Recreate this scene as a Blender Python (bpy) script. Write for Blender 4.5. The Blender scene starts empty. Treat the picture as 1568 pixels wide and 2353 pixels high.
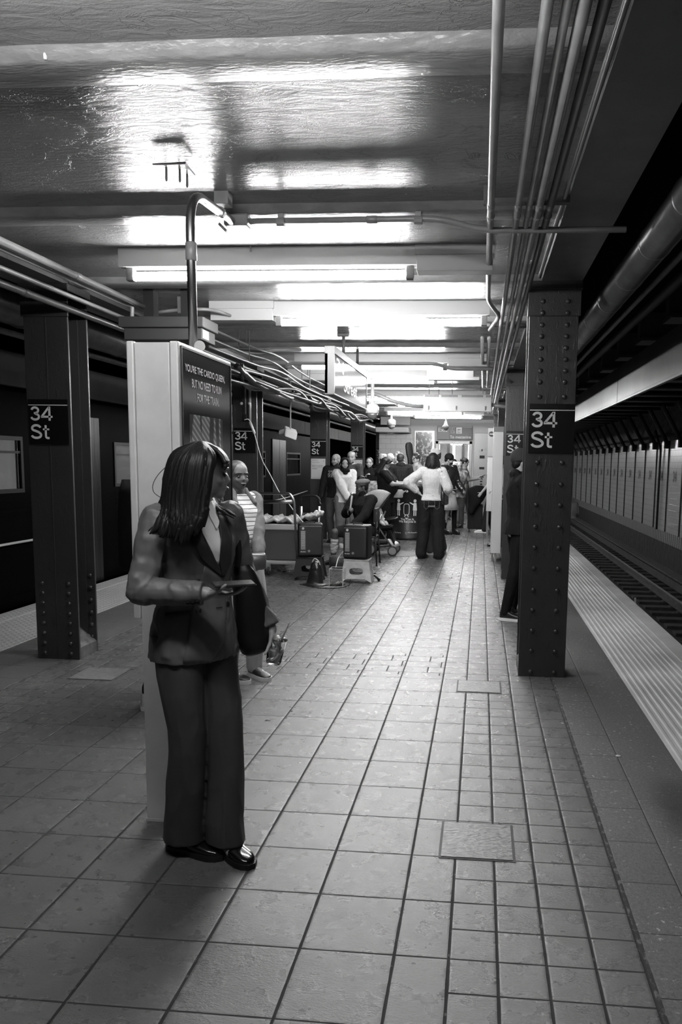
import bpy, bmesh, math, random
from mathutils import noise as mnoise
from mathutils import Vector, Matrix, Euler, Quaternion
from mathutils.bvhtree import BVHTree
sc = bpy.context.scene
random.seed(7)
# ------------------------------------------------------------------ camera (28 mm lens with a small shift), world, exposure
FPX, PX, PY, CH = 1800.0, 941.0, 1283.0, 1.55
YAW, PITCH, ROLL = math.radians(5.1), math.radians(6.97), math.radians(.83)
_f = Vector((-math.sin(YAW)*math.cos(PITCH), math.cos(YAW)*math.cos(PITCH), -math.sin(PITCH)))
_r0 = Vector((math.cos(YAW), math.sin(YAW), 0)); _u0 = _r0.cross(_f)
CR = _r0*math.cos(ROLL)+_u0*math.sin(ROLL); CU = CR.cross(_f); CF = _f
CO = Vector((0, 0, CH))
cam = bpy.data.cameras.new('camera'); camo = bpy.data.objects.new('camera', cam); sc.collection.objects.link(camo)
cam.sensor_width = 36; cam.sensor_fit = 'AUTO'; cam.lens = FPX/2353*36
cam.shift_x = (784-PX)/2353; cam.shift_y = (PY-1176.5)/2353
cam.clip_start = .05; cam.clip_end = 200
m = Matrix((CR, CU, -CF)).transposed().to_4x4(); m.translation = CO
camo.matrix_world = m; sc.camera = camo
sc.view_settings.view_transform = 'Standard'; sc.view_settings.look = 'None'; sc.view_settings.gamma = 1
sc.view_settings.exposure = 1.75; sc.view_settings.use_curve_mapping = False
w = bpy.data.worlds.new('world'); sc.world = w; w.use_nodes = True
w.node_tree.nodes['Background'].inputs[0].default_value = (.5, .5, .5, 1)
w.node_tree.nodes['Background'].inputs[1].default_value = .0006
TUBE = 34.0      # strength of the fluorescent tubes

# ------------------------------------------------------------------ measuring: a pixel of the photograph to a point of the place
def ray(x, y): return CR*((x-PX)/FPX)+CU*((PY-y)/FPX)+CF
def fl(x, y, z=0.0): d = ray(x, y); return CO+d*((z-CH)/d.z)
def onY(x, y, Y): d = ray(x, y); return CO+d*(Y/d.y)
def onX(x, y, X): d = ray(x, y); return CO+d*(X/d.x)

# ------------------------------------------------------------------ materials
MATS = {}
def mat(name, v, rough=.5, metal=0.0, spec=.5, bump=0.0, bscale=30.0, bdist=.01, stretch=(1, 1, 1), var=0.0, vscale=8.0, coat=0.0, trans=0.0, emit=0.0, detail=6):
    if name in MATS: return MATS[name]
    M = bpy.data.materials.new(name); M.use_nodes = True; nt = M.node_tree; b = nt.nodes['Principled BSDF']
    b.inputs['Base Color'].default_value = (v, v, v, 1); b.inputs['Roughness'].default_value = rough
    b.inputs['Metallic'].default_value = metal; b.inputs['Specular IOR Level'].default_value = spec
    b.inputs['Coat Weight'].default_value = coat; b.inputs['Transmission Weight'].default_value = trans
    if emit:
        b.inputs['Emission Color'].default_value = (1, 1, 1, 1); b.inputs['Emission Strength'].default_value = emit
    if bump or var:
        tc = nt.nodes.new('ShaderNodeTexCoord'); mp = nt.nodes.new('ShaderNodeMapping'); mp.inputs['Scale'].default_value = stretch
        nt.links.new(tc.outputs['Object'], mp.inputs[0])
        if bump:
            n = nt.nodes.new('ShaderNodeTexNoise'); n.inputs['Scale'].default_value = bscale; n.inputs['Detail'].default_value = detail
            nt.links.new(mp.outputs[0], n.inputs['Vector'])
            bp = nt.nodes.new('ShaderNodeBump'); bp.inputs['Strength'].default_value = bump; bp.inputs['Distance'].default_value = bdist
            nt.links.new(n.outputs['Fac'], bp.inputs['Height']); nt.links.new(bp.outputs[0], b.inputs['Normal'])
        if var:
            n = nt.nodes.new('ShaderNodeTexNoise'); n.inputs['Scale'].default_value = vscale; n.inputs['Detail'].default_value = 5
            nt.links.new(mp.outputs[0], n.inputs['Vector'])
            r = nt.nodes.new('ShaderNodeMapRange'); r.inputs[1].default_value = .3; r.inputs[2].default_value = .7
            r.inputs[3].default_value = v*(1-var); r.inputs[4].default_value = v*(1+var)
            nt.links.new(n.outputs['Fac'], r.inputs[0]); nt.links.new(r.outputs[0], b.inputs['Base Color'])
    MATS[name] = M; return M

class S:   # a tiny wrapper to write node maths
    nt = None
    def __init__(s, o): s.o = o
    @staticmethod
    def m(op, a, b=None, c=None):
        n = S.nt.nodes.new('ShaderNodeMath'); n.operation = op
        for i, v in enumerate((a, b, c)):
            if v is None: continue
            if isinstance(v, S): S.nt.links.new(v.o, n.inputs[i])
            else: n.inputs[i].default_value = v
        return S(n.outputs[0])
    def __add__(s, o): return S.m('ADD', s, o)
    def __radd__(s, o): return S.m('ADD', s, o)
    def __sub__(s, o): return S.m('SUBTRACT', s, o)
    def __rsub__(s, o): return S.m('SUBTRACT', o, s)
    def __mul__(s, o): return S.m('MULTIPLY', s, o)
    def __rmul__(s, o): return S.m('MULTIPLY', s, o)
    def __truediv__(s, o): return S.m('DIVIDE', s, o)
    def lt(s, o): return S.m('LESS_THAN', s, o)
    def gt(s, o): return S.m('GREATER_THAN', s, o)
def frac(a): return S.m('FLOORED_MODULO', a, 1.0) if hasattr(bpy.types, 'x') else S.m('FRACT', a)
def smin(a, b): return S.m('MINIMUM', a, b)
def smax(a, b): return S.m('MAXIMUM', a, b)
def between(x, a, b): return x.gt(a)*x.lt(b)
def xyz(scale=None):
    g = S.nt.nodes.new('ShaderNodeNewGeometry'); s = S.nt.nodes.new('ShaderNodeSeparateXYZ'); S.nt.links.new(g.outputs['Position'], s.inputs[0])
    return S(s.outputs[0]), S(s.outputs[1]), S(s.outputs[2]), g.outputs['Position']
def noise(vec, scale, detail=5, rough=.5, stretch=(1, 1, 1), dist=0, rot=0):
    mp = S.nt.nodes.new('ShaderNodeMapping'); mp.inputs['Scale'].default_value = stretch; mp.inputs['Rotation'].default_value = (0, 0, rot)
    S.nt.links.new(vec, mp.inputs[0]); n = S.nt.nodes.new('ShaderNodeTexNoise')
    n.inputs['Scale'].default_value = scale; n.inputs['Detail'].default_value = detail; n.inputs['Roughness'].default_value = rough; n.inputs['Distortion'].default_value = dist
    S.nt.links.new(mp.outputs[0], n.inputs['Vector']); return S(n.outputs['Fac'])
def white(x, y):
    c = S.nt.nodes.new('ShaderNodeCombineXYZ'); S.nt.links.new(x.o, c.inputs[0]); S.nt.links.new(y.o, c.inputs[1])
    n = S.nt.nodes.new('ShaderNodeTexWhiteNoise'); S.nt.links.new(c.outputs[0], n.inputs['Vector']); return S(n.outputs['Value'])
def cl(a, lo, hi, o0=0.0, o1=1.0):
    n = S.nt.nodes.new('ShaderNodeMapRange'); S.nt.links.new(a.o, n.inputs[0])
    for i, v in enumerate((lo, hi, o0, o1)): n.inputs[i+1].default_value = v
    return S(n.outputs[0])
def newmat(name):
    M = bpy.data.materials.new(name); M.use_nodes = True; S.nt = M.node_tree; MATS[name] = M
    return M, M.node_tree.nodes['Principled BSDF']
def plug(s, sock): S.nt.links.new(s.o, sock)
def bumpn(h, b, strength=1.0, dist=.002):
    n = S.nt.nodes.new('ShaderNodeBump'); n.inputs['Strength'].default_value = strength; n.inputs['Distance'].default_value = dist
    S.nt.links.new(h.o, n.inputs['Height']); S.nt.links.new(n.outputs[0], b.inputs['Normal'])

def floor_material():
    M, b = newmat('platform_tiles'); x, y, z, pos = xyz()
    TY, Y0 = .3215, 2.621
    band = frac((y-5.60)/4.87)*4.87                       # a belt of half tiles at every column line
    inband = band.lt(.62)
    big = between(x, -2.53, -.062)
    small = between(x, -.062, .556)+between(x, -3.16, -2.53)
    # big tiles
    ux = (x+.235)/.305; uy = (y-Y0)/TY
    fx = frac(ux); fy = frac(uy)
    dxb = smin(fx, 1-fx)*.305; dyb = smin(fy, 1-fy)*TY
    dxb2 = smin(dxb, S.m('ABSOLUTE', x+.062)); dxb2 = smin(dxb2, S.m('ABSOLUTE', x+2.53))
    # half tiles
    us = (x+.062)/.1525; vs = uy*2
    fs = frac(us); gs = frac(vs)
    dxs = smin(fs, 1-fs)*.1525; dys = smin(gs, 1-gs)*TY*.5
    # belt of half-height tiles with shifted joints
    row = S.m('FLOOR', vs)
    ub = (x+.235)/.305+frac(row*.5)*.62+.1
    fb = frac(ub); dxbb = smin(smin(fb, 1-fb)*.305, dxb2)
    bs = big*(1-inband); bb = big*inband
    dx = dxb2*bs+dxbb*bb+dxs*small; dy = dyb*bs+dys*bb+dys*small
    wob = noise(pos, 9, 3)*.004-.002
    d = smin(dx+wob, dy+wob+.0012)
    # slabs along the edges
    slabR = between(x, .556, 1.9); slabL = between(x, -4.9, -3.16); slab = slabR+slabL
    us2 = (y-2.509)/.3247; f2 = frac(us2); d2y = smin(f2, 1-f2)*.3247+x.gt(.768)*.0022
    ax = smin(S.m('ABSOLUTE', x-.768), S.m('ABSOLUTE', x+3.47))
    d2 = smin(d2y, ax)+.0025
    seam = smin(S.m('ABSOLUTE', x-.558), S.m('ABSOLUTE', x+3.16))
    dd = d*(1-slab)+d2*slab
    grout = 1-cl(dd, .0034, .0052); seamm = 1-cl(seam+wob, .007, .009)
    gm = smax(grout, seamm)
    # colours
    rnd = white(S.m('FLOOR', ux)*(1-small)+S.m('FLOOR', us)*small, S.m('FLOOR', uy)*(1-small)+S.m('FLOOR', vs)*small)
    slate = noise(pos, 64, 8, .7, (1, 2.2, 1), .2, .55)
    fleck = cl(slate, .34, .46, 0.0, 1.0)
    dirt = noise(pos, 1.3, 5)
    tile = (.082+.035*rnd+.03*dirt)*(.72+.28*fleck)
    spots = cl(noise(pos, 42, 4, .6), .60, .66)*cl(noise(pos, 5, 3), .42, .6)
    conc = .01+.15*cl(noise(pos, 70, 7, .75), .3, .75)+.05*dirt+.30*spots*slabR
    st = S.m('ADD', (x-1.0)*(x-1.0)*9.0, (y-3.45)*(y-3.45)*1.7)
    stain = 1-cl(st+noise(pos, 6, 4)*.35, .2, .52); conc = conc*(1-.8*stain)
    col = tile*(1-slab)+conc*slab
    seamc = .03+.12*cl(noise(pos, 45, 3, .6, (1, .5, 1)), .5, .62)
    bits = cl(noise(pos, 30, 2), .66, .70)
    col = col*(1-gm)+gm*(.018+.10*bits)*(1-seamm)+seamc*seamm*gm
    plug(col, b.inputs['Base Color'])
    rg = .23+.10*noise(pos, 12, 3)+slab*.25-stain*.12*slab; rg = rg*(1-gm)+gm*.95
    plug(rg, b.inputs['Roughness'])
    edge = cl(dd, .003, .011)
    h = slate*.75+noise(pos, 30, 3, .6, (1, 2.2, 1), .3, .55)*.45+noise(pos, 130, 3, .6, (1, 2, 1), 0, .55)*.35
    hh = (h*(1-slab)+slab*(noise(pos, 150, 5, .7)*.9+.2))*(1-gm)*.55+edge*.22
    bumpn(hh, b, 1.0, .0048)
    b.inputs['Specular IOR Level'].default_value = .95
    return M
def paint_ceiling():
    M, b = newmat('ceiling_enamel'); x, y, z, pos = xyz()
    n1 = noise(pos, 5.5, 7, .62, (1, 3.4, 1), .6); n2 = noise(pos, 38, 5, .6, (1, 1.7, 1)); n3 = noise(pos, 120, 3)
    crack = 1-cl(S.m('ABSOLUTE', noise(pos, 2.2, 6, .65, (1, 1.6, 1), 1.2)-.5), .0, .010)
    plug(.20+.09*noise(pos, 3, 5, .6)-crack*.05, b.inputs['Base Color'])
    plug(.20+.10*noise(pos, 14, 4), b.inputs['Roughness'])
    bumpn(n1*1.2+n2*.34+n3*.10+crack*.35, b, .75, .012)
    b.inputs['Specular IOR Level'].default_value = .6
    return M
def steel_paint(name, v, rough=.28, pit=.35):
    M, b = newmat(name); x, y, z, pos = xyz()
    n1 = noise(pos, 16, 6, .62, (1, 1, .6)); n2 = noise(pos, 75, 5, .6); n3 = cl(noise(pos, 30, 4, .6, (1, 1, .3)), .58, .68)
    plug(v+v*.35*(noise(pos, 4, 5)-.5)-n3*v*.15, b.inputs['Base Color'])
    plug(rough+.2*noise(pos, 9, 4), b.inputs['Roughness'])
    bumpn(n1*.8+n2*.3+n3*.5, b, pit, .006)
    b.inputs['Specular IOR Level'].default_value = .6
    return M
def wall_tile(name, v, tw, th, axis='y', rough=.25):
    M, b = newmat(name); x, y, z, pos = xyz(); u = y if axis == 'y' else x
    r = S.m('FLOOR', z/th); f1 = frac(u/tw+frac(r*.5)); f2 = frac(z/th)
    d = smin(smin(f1, 1-f1)*tw, smin(f2, 1-f2)*th); g = 1-cl(d, .002, .0045)
    plug((v+.04*noise(pos, 2, 4))*(1-g*.55), b.inputs['Base Color']); b.inputs['Roughness'].default_value = rough
    bumpn(1-g, b, .5, .002)
    return M
M_floor = floor_material(); M_ceil = paint_ceiling()
M_col = steel_paint('column_paint', .030, .25, .45); M_girder = steel_paint('girder_paint', .11, .32, .12)
M_dark = mat('tunnel_black', .008, .9, spec=0.0); M_dark2 = mat('tunnel_concrete', .03, .85, bump=.3, bscale=8, var=.4)  # tunnel roof and outer walls are one even matte near-black
M_beam = mat('beam_paint', .2, .3, bump=.6, bscale=24, bdist=.01, stretch=(1, 3, 1), var=.2, spec=.6)
M_white = mat('housing_white', .55, .35, spec=.5); M_pipe = mat('conduit_paint', .30, .3, spec=.6, bump=.1, bscale=40, bdist=.003, var=.15)
M_pipedk = mat('conduit_dark', .09, .32, spec=.6, bump=.15, bscale=30, bdist=.003, var=.2)
M_steel = mat('stainless', .36, .34, 1.0, var=.12, vscale=3); M_black = mat('black_plastic', .008, .5, spec=.3); M_blackm = mat('black_matte', .01, .7)
M_tube = mat('tube_glow', .9, .4, emit=TUBE); M_sign = mat('sign_black', .006, .25); M_letter = mat('sign_white', .62, .4)
M_alu = mat('kiosk_aluminium', .72, .38, .25, var=.10, vscale=6, bump=.05, bscale=60, bdist=.002)
M_rubber = mat('rubber', .02, .8); M_grey = mat('mid_grey', .2, .5); M_lgrey = mat('light_grey', .45, .5)

# ------------------------------------------------------------------ geometry helpers
col = sc.collection
def link(o, parent=None):
    col.objects.link(o)
    if parent is not None: o.parent = parent
    return o
def tag(o, label=None, cat=None, group=None, kind=None):
    if label: o['label'] = label
    if cat: o['category'] = cat
    if group: o['group'] = group
    if kind: o['kind'] = kind
    return o
def empty(name, loc, label=None, cat=None, group=None, rz=0):
    o = bpy.data.objects.new(name, None); col.objects.link(o); o.location = loc; o.rotation_euler = (0, 0, rz); o.empty_display_size = .1
    return tag(o, label, cat, group)
def obj(name, bm, m, parent=None, smooth=False, local=False):
    me = bpy.data.meshes.new(name)
    bmesh.ops.recalc_face_normals(bm, faces=bm.faces)
    bm.to_mesh(me); bm.free()
    if smooth:
        for p in me.polygons: p.use_smooth = True
    me.materials.append(m); o = bpy.data.objects.new(name, me); link(o, parent)
    if parent is not None and not local: o.matrix_parent_inverse = pmat(parent).inverted()
    return o
def pmat(p):
    mm = Matrix.Translation(p.location) @ p.rotation_euler.to_matrix().to_4x4()
    if p.parent: mm = pmat(p.parent) @ p.matrix_parent_inverse @ mm
    return mm
def smooth_angle(o, deg=35):
    for p in o.data.polygons: p.use_smooth = True
    try: o.data.set_sharp_from_angle(angle=math.radians(deg))
    except Exception: pass
    return o
def box(bm, a, b, bev=0.0):
    a, b = Vector(a), Vector(b); c = (a+b)/2; s = b-a
    r = bmesh.ops.create_cube(bm, size=1, matrix=Matrix.Translation(c) @ Matrix.Diagonal((abs(s.x), abs(s.y), abs(s.z), 1)))
    if bev: bmesh.ops.bevel(bm, geom=list({e for v in r['verts'] for e in v.link_edges}), offset=bev, segments=2, affect='EDGES', profile=.5)
    return bm
def obox(bm, c, ax, ay, az, s, bev=0.0):      # box with its own axes, full sizes s
    M4 = Matrix((Vector(ax).normalized()*s[0], Vector(ay).normalized()*s[1], Vector(az).normalized()*s[2])).transposed().to_4x4(); M4.translation = Vector(c)
    r = bmesh.ops.create_cube(bm, size=1, matrix=M4)
    if bev: bmesh.ops.bevel(bm, geom=list({e for v in r['verts'] for e in v.link_edges}), offset=bev, segments=2, affect='EDGES')
    return bm
def frame_of(d, up=Vector((0, 0, 1))):
    d = d.normalized()
    if abs(d.dot(up)) > .98: up = Vector((0, 1, 0))
    a = d.cross(up).normalized(); return a, a.cross(d).normalized()
def sweep(bm, pts, r, seg=10, cap=True, flat=None):
    """tube through points; r a number or list; flat=(a,b) axis scales"""
    pts = [Vector(p) for p in pts]; n = len(pts); rr = r if isinstance(r, (list, tuple)) else [r]*n
    rings = []; pa = None
    for i, p in enumerate(pts):
        d = (pts[min(i+1, n-1)]-pts[max(i-1, 0)])
        if d.length < 1e-9: d = Vector((0, 0, 1))
        d.normalize()
        if pa is None: a, b = frame_of(d)
        else:
            a = (pa-d*pa.dot(d))
            a = a.normalized() if a.length > 1e-6 else frame_of(d)[0]
            b = a.cross(d).normalized()
        pa = a; fa, fb = flat or (1, 1)
        rings.append([bm.verts.new(p+(a*math.cos(t)*fa+b*math.sin(t)*fb)*rr[i]) for t in [2*math.pi*k/seg for k in range(seg)]])
    for i in range(n-1):
        for k in range(seg):
            bm.faces.new((rings[i][k], rings[i][(k+1) % seg], rings[i+1][(k+1) % seg], rings[i+1][k]))
    if cap:
        bm.faces.new(rings[0][::-1]); bm.faces.new(rings[-1])
    return bm
def bend(pts, rad=.05, n=5):
    """round the corners of a polyline"""
    pts = [Vector(p) for p in pts]; out = [pts[0]]
    for i in range(1, len(pts)-1):
        a, b, c = pts[i-1], pts[i], pts[i+1]; u = (a-b); v = (c-b); k = min(rad, u.length*.45, v.length*.45)
        p0 = b+u.normalized()*k; p1 = b+v.normalized()*k
        for j in range(n+1):
            t = j/n; out.append(p0*(1-t)**2+b*2*t*(1-t)+p1*t*t)
    out.append(pts[-1]); return out
def spline(pts, n=8):
    pts = [Vector(p) for p in pts]; out = []
    for i in range(len(pts)-1):
        p0 = pts[max(i-1, 0)]; p1 = pts[i]; p2 = pts[i+1]; p3 = pts[min(i+2, len(pts)-1)]
        for j in range(n):
            t = j/n
            out.append(.5*((2*p1)+(p2-p0)*t+(2*p0-5*p1+4*p2-p3)*t*t+(3*p1-p0-3*p2+p3)*t**3))
    out.append(pts[-1]); return out
def capsule(bm, p1, r1, p2, r2, seg=14):
    p1, p2 = Vector(p1), Vector(p2); d = p2-p1; L = d.length
    d = d.normalized() if L > 1e-6 else Vector((0, 0, 1)); pts, rs = [], []
    for k in range(1, 5):
        a = math.pi/2*(k/4.0); pts.append(p1-d*r1*math.cos(a)); rs.append(r1*math.sin(a))
    for k in range(4, 0, -1):
        a = math.pi/2*(k/4.0); pts.append(p2+d*r2*math.cos(a)); rs.append(r2*math.sin(a))
    sweep(bm, pts, rs, seg); return bm
def ellipsoid(bm, c, rx, ry, rz, R=None, seg=18):
    M4 = (R.to_4x4() if R is not None else Matrix.Identity(4)); T = Matrix.Translation(Vector(c)) @ M4 @ Matrix.Diagonal((rx, ry, rz, 1))
    bmesh.ops.create_uvsphere(bm, u_segments=seg, v_segments=max(8, seg*2//3), radius=1, matrix=T); return bm
def lathe(bm, c, prof, seg=24, axis=(0, 0, 1)):
    c = Vector(c); ax = Vector(axis).normalized(); a, b = frame_of(ax); rings = []
    for (r, h) in prof:
        rings.append([bm.verts.new(c+ax*h+(a*math.cos(t)+b*math.sin(t))*max(r, 1e-4)) for t in [2*math.pi*k/seg for k in range(seg)]])
    for i in range(len(rings)-1):
        for k in range(seg): bm.faces.new((rings[i][k], rings[i][(k+1) % seg], rings[i+1][(k+1) % seg], rings[i+1][k]))
    bm.faces.new(rings[0][::-1]); bm.faces.new(rings[-1]); return bm
def loft(bm, rings, cap=True):
    vs = [[bm.verts.new(p) for p in r] for r in rings]; n = len(vs[0])
    for i in range(len(vs)-1):
        for k in range(n): bm.faces.new((vs[i][k], vs[i][(k+1) % n], vs[i+1][(k+1) % n], vs[i+1][k]))
    if cap: bm.faces.new(vs[0][::-1]); bm.faces.new(vs[-1])
    return bm
def ring(c, ax, ay, rx, ry, n=24, p=2.3):
    c = Vector(c); out = []
    for k in range(n):
        t = 2*math.pi*k/n; ct, st = math.cos(t), math.sin(t)
        out.append(c+Vector(ax)*(math.copysign(abs(ct)**(2/p), ct)*rx)+Vector(ay)*(math.copysign(abs(st)**(2/p), st)*ry))
    return out
def fuse(name, bm, m, parent, voxel, smooth=4, fac=.5, disp=0.0, dsc=(9, 9, 5)):
    """union of overlapping shapes as one continuous surface"""
    me = bpy.data.meshes.new(name); bmesh.ops.recalc_face_normals(bm, faces=bm.faces); bm.to_mesh(me); bm.free()
    t = bpy.data.objects.new(name+'_src', me); col.objects.link(t)
    r = t.modifiers.new('r', 'REMESH'); r.mode = 'VOXEL'; r.voxel_size = voxel; r.use_smooth_shade = True
    if smooth:
        s = t.modifiers.new('s', 'SMOOTH'); s.factor = fac; s.iterations = smooth
    dg = bpy.context.evaluated_depsgraph_get(); dg.update()
    me2 = bpy.data.meshes.new_from_object(t.evaluated_get(dg)); me2.name = name
    bpy.data.objects.remove(t); bpy.data.meshes.remove(me)
    me2.materials.clear(); me2.materials.append(m)
    for p in me2.polygons: p.use_smooth = True
    if disp:
        nn = [v.normal.copy() for v in me2.vertices]
        for v, n_ in zip(me2.vertices, nn):
            c_ = v.co; q = Vector((c_.x*dsc[0], c_.y*dsc[1], c_.z*dsc[2])); k = mnoise.noise(q)+.5*mnoise.noise(q*2.3+Vector((7, 3, 1)))
            k2 = 1-abs(mnoise.noise(q*1.1+Vector((k*.8, 2, 5))))*3.2
            v.co = c_+n_*disp*(k*.8+max(k2, 0)*.9-.35)
    o = bpy.data.objects.new(name, me2); link(o, parent)
    if parent is not None: o.matrix_parent_inverse = pmat(parent).inverted()
    return o
def copy_tree(o, parent=None):
    c = o.copy(); col.objects.link(c)
    if parent is not None: c.parent = parent
    for ch in [x for x in bpy.data.objects if x.parent is o]: copy_tree(ch, c)
    return c
_tc = {}
def text_bm(bm, s, o, u, v, w=None, h=None, bold=.02, depth=.001, align='L'):
    """write s with lower-left corner o, along u, upward v; fitted to width w and height h"""
    key = (s, bold)
    if key not in _tc:
        cu = bpy.data.curves.new('t', 'FONT'); cu.body = s; cu.size = 1; cu.offset = bold; cu.resolution_u = 6
        t = bpy.data.objects.new('t', cu); col.objects.link(t)
        dg = bpy.context.evaluated_depsgraph_get(); dg.update()
        me = bpy.data.meshes.new_from_object(t.evaluated_get(dg))
        V = [p.co.copy() for p in me.vertices]; Fc = [list(p.vertices) for p in me.polygons]
        bpy.data.objects.remove(t); bpy.data.curves.remove(cu); bpy.data.meshes.remove(me); _tc[key] = (V, Fc)
    V, Fc = _tc[key]
    if not V: return bm
    x0 = min(p.x for p in V); x1 = max(p.x for p in V); y0 = min(p.y for p in V); y1 = max(p.y for p in V)
    if h is None: h = w*(y1-y0)/(x1-x0)
    if w is None: w = h*(x1-x0)/(y1-y0)
    u = Vector(u).normalized(); v = Vector(v).normalized(); n = u.cross(v); o = Vector(o)
    if align == 'C': o = o-u*w/2
    vs = [bm.verts.new(o+u*((p.x-x0)/(x1-x0)*w)+v*((p.y-y0)/(y1-y0)*h)+n*depth) for p in V]
    for f in Fc:
        try: bm.faces.new([vs[i] for i in f])
        except ValueError: pass
    return bm
def quad(bm, a, b, c, d): bm.faces.new([bm.verts.new(Vector(p)) for p in (a, b, c, d)]); return bm
def B(): return bmesh.new()
# ================================================================== THE SETTING
XL, XR = -4.67, 1.77; YN, YF = -3.5, 23.6; HC = 2.86
bm = B(); box(bm, (XL, YN, -.22), (XR, YF+6, 0)); tag(obj('floor', bm, M_floor), kind='structure')
bm = B(); box(bm, (XL+.28, YN, -1.3), (XR-.28, YF+6, -.22)); tag(obj('trim_1', bm, M_dark2), kind='structure')
# track beds
bm = B(); box(bm, (XR-.28, YN, -1.5), (5.0, 62, -1.3)); box(bm, (-9, YN, -1.5), (XL+.28, 62, -1.3)); tag(obj('floor', bm, mat('track_bed', .02, .6, bump=.5, bscale=12, var=.5)), kind='structure')
# ceiling over the platform with its flat bands under the beams
bm = B(); box(bm, (-3.05, YN, HC), (.39, YF, HC+.2)); tag(obj('ceiling', bm, M_ceil), kind='structure')
for k in range(-4, 13):
    y0 = 4.17+1.56*k-.02
    bm = B(); L = (-3.05, .39)
    prof = [(y0-.03, HC+.01), (y0-.012, HC-.014), (y0, HC-.034), (y0+.012, HC-.042), (y0+.165, HC-.042), (y0+.178, HC-.03), (y0+.19, HC+.01)]
    N = 40; rows = []
    for i in range(N+1):
        X = L[0]+(L[1]-L[0])*i/N; j = random.uniform(-.0025, .0025)
        rows.append([bm.verts.new((X, p[0]+j, p[1]+random.uniform(-.0012, .0012))) for p in prof])
    for i in range(N):
        for q in range(len(prof)-1): bm.faces.new((rows[i][q], rows[i+1][q], rows[i+1][q+1], rows[i][q+1]))
    o = obj('trim_%d' % (k+10), bm, M_beam); smooth_angle(o, 50); tag(o, kind='structure')
# longitudinal girders over both column rows
def girder(n, x0, x1, inner):
    bm = B(); box(bm, (x0, YN, HC-.05), (x1, YF, HC-.03)); box(bm, (x0, YN, HC-.03), (x0+.012, YF, HC+.05)); box(bm, (x1-.012, YN, HC-.03), (x1, YF, HC+.05))
    xm = (x0+x1)/2; box(bm, (xm-.1, YN, HC-.03), (xm+.1, YF, HC+.6))
    tag(obj('trim_%d' % n, bm, M_girder), kind='structure')
girder(30, .385, .665, .385); girder(31, -3.42, -3.06, -3.06)
# tunnel ceilings over the tracks
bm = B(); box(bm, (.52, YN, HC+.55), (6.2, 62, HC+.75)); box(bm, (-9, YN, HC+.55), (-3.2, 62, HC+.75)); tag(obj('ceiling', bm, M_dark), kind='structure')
bm = B()
for k in range(0, 40): box(bm, (1.9, 4+k*1.52, 3.1), (4.85, 4.16+k*1.52, 3.42))
for k in range(0, 40): box(bm, (1.9, 4+k*1.52-.12, 3.06), (4.85, 4.16+k*1.52+.12, 3.1))
tag(obj('trim_32', bm, mat('roof_beam', .045, .5)), kind='structure')
# walls
XW = 4.8
M_wt = wall_tile('tunnel_wall_tile', .5, .3, .15)
bm = B(); box(bm, (XW, YN, -.13), (XW+.25, 62, 2.2)); tag(obj('wall_right', bm, M_wt), kind='structure')
bm = B(); box(bm, (XW+.02, YN, 2.2), (XW+.3, 62, 3.4)); tag(obj('wall_right', bm, mat('rough_wall', .10, .8, bump=.8, bscale=5, bdist=.05, var=.5)), kind='structure')
bm = B(); box(bm, (XW, YN, -1.3), (XW+.25, 62, -.42)); tag(obj('wall_right', bm, mat('low_wall', .022, .8, bump=.6, bscale=4, bdist=.05, var=.5)), kind='structure')
M_rib, b_ = newmat('ribbed_band'); x, y, z, pos = xyz(); f = frac(y/.20); g = f.lt(.45)
plug(.30-.26*g+.03*noise(pos, 4), b_.inputs['Base Color'])
bm = B(); box(bm, (XW-.01, YN, -.42), (XW+.2, 62, -.13)); tag(obj('trim_33', bm, M_rib), kind='structure')
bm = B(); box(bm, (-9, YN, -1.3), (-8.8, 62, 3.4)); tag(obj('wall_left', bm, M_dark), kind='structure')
bm = B(); box(bm, (-9, YN-.2, -1.3), (6, YN, 3.4)); tag(obj('wall_near', bm, mat('near_wall', .12, .8)), kind='structure')
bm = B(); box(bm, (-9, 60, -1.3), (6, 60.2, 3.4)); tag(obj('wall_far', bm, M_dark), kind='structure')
# end wall of the platform with the lift
M_bw = wall_tile('end_wall_tile', .55, .3, .15, 'x'); M_bp = mat('end_wall_plaster', .62, .6)
bm = B()
for a, b in (((-2.62, YF, 0), (-1.36, YF+.2, 2.86)), ((-.28, YF, 0), (.36, YF+.2, 2.86)), ((-1.36, YF, 2.2), (-.28, YF+.2, 2.86))): box(bm, a, b)
tag(obj('wall_back', bm, M_bp), kind='structure')
bm = B(); box(bm, (-3.05, YF-.12, 0), (-2.05, YF, 2.4)); tag(obj('wall_back', bm, M_bw), kind='structure')
bm = B(); box(bm, (-3.05, YF-.9, 2.42), (-2.1, YF-.02, 2.55)); box(bm, (-2.9, YF-1.0, 2.62), (-2.05, YF-.9, 2.84)); tag(obj('trim_34', bm, M_white), kind='structure')

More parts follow.
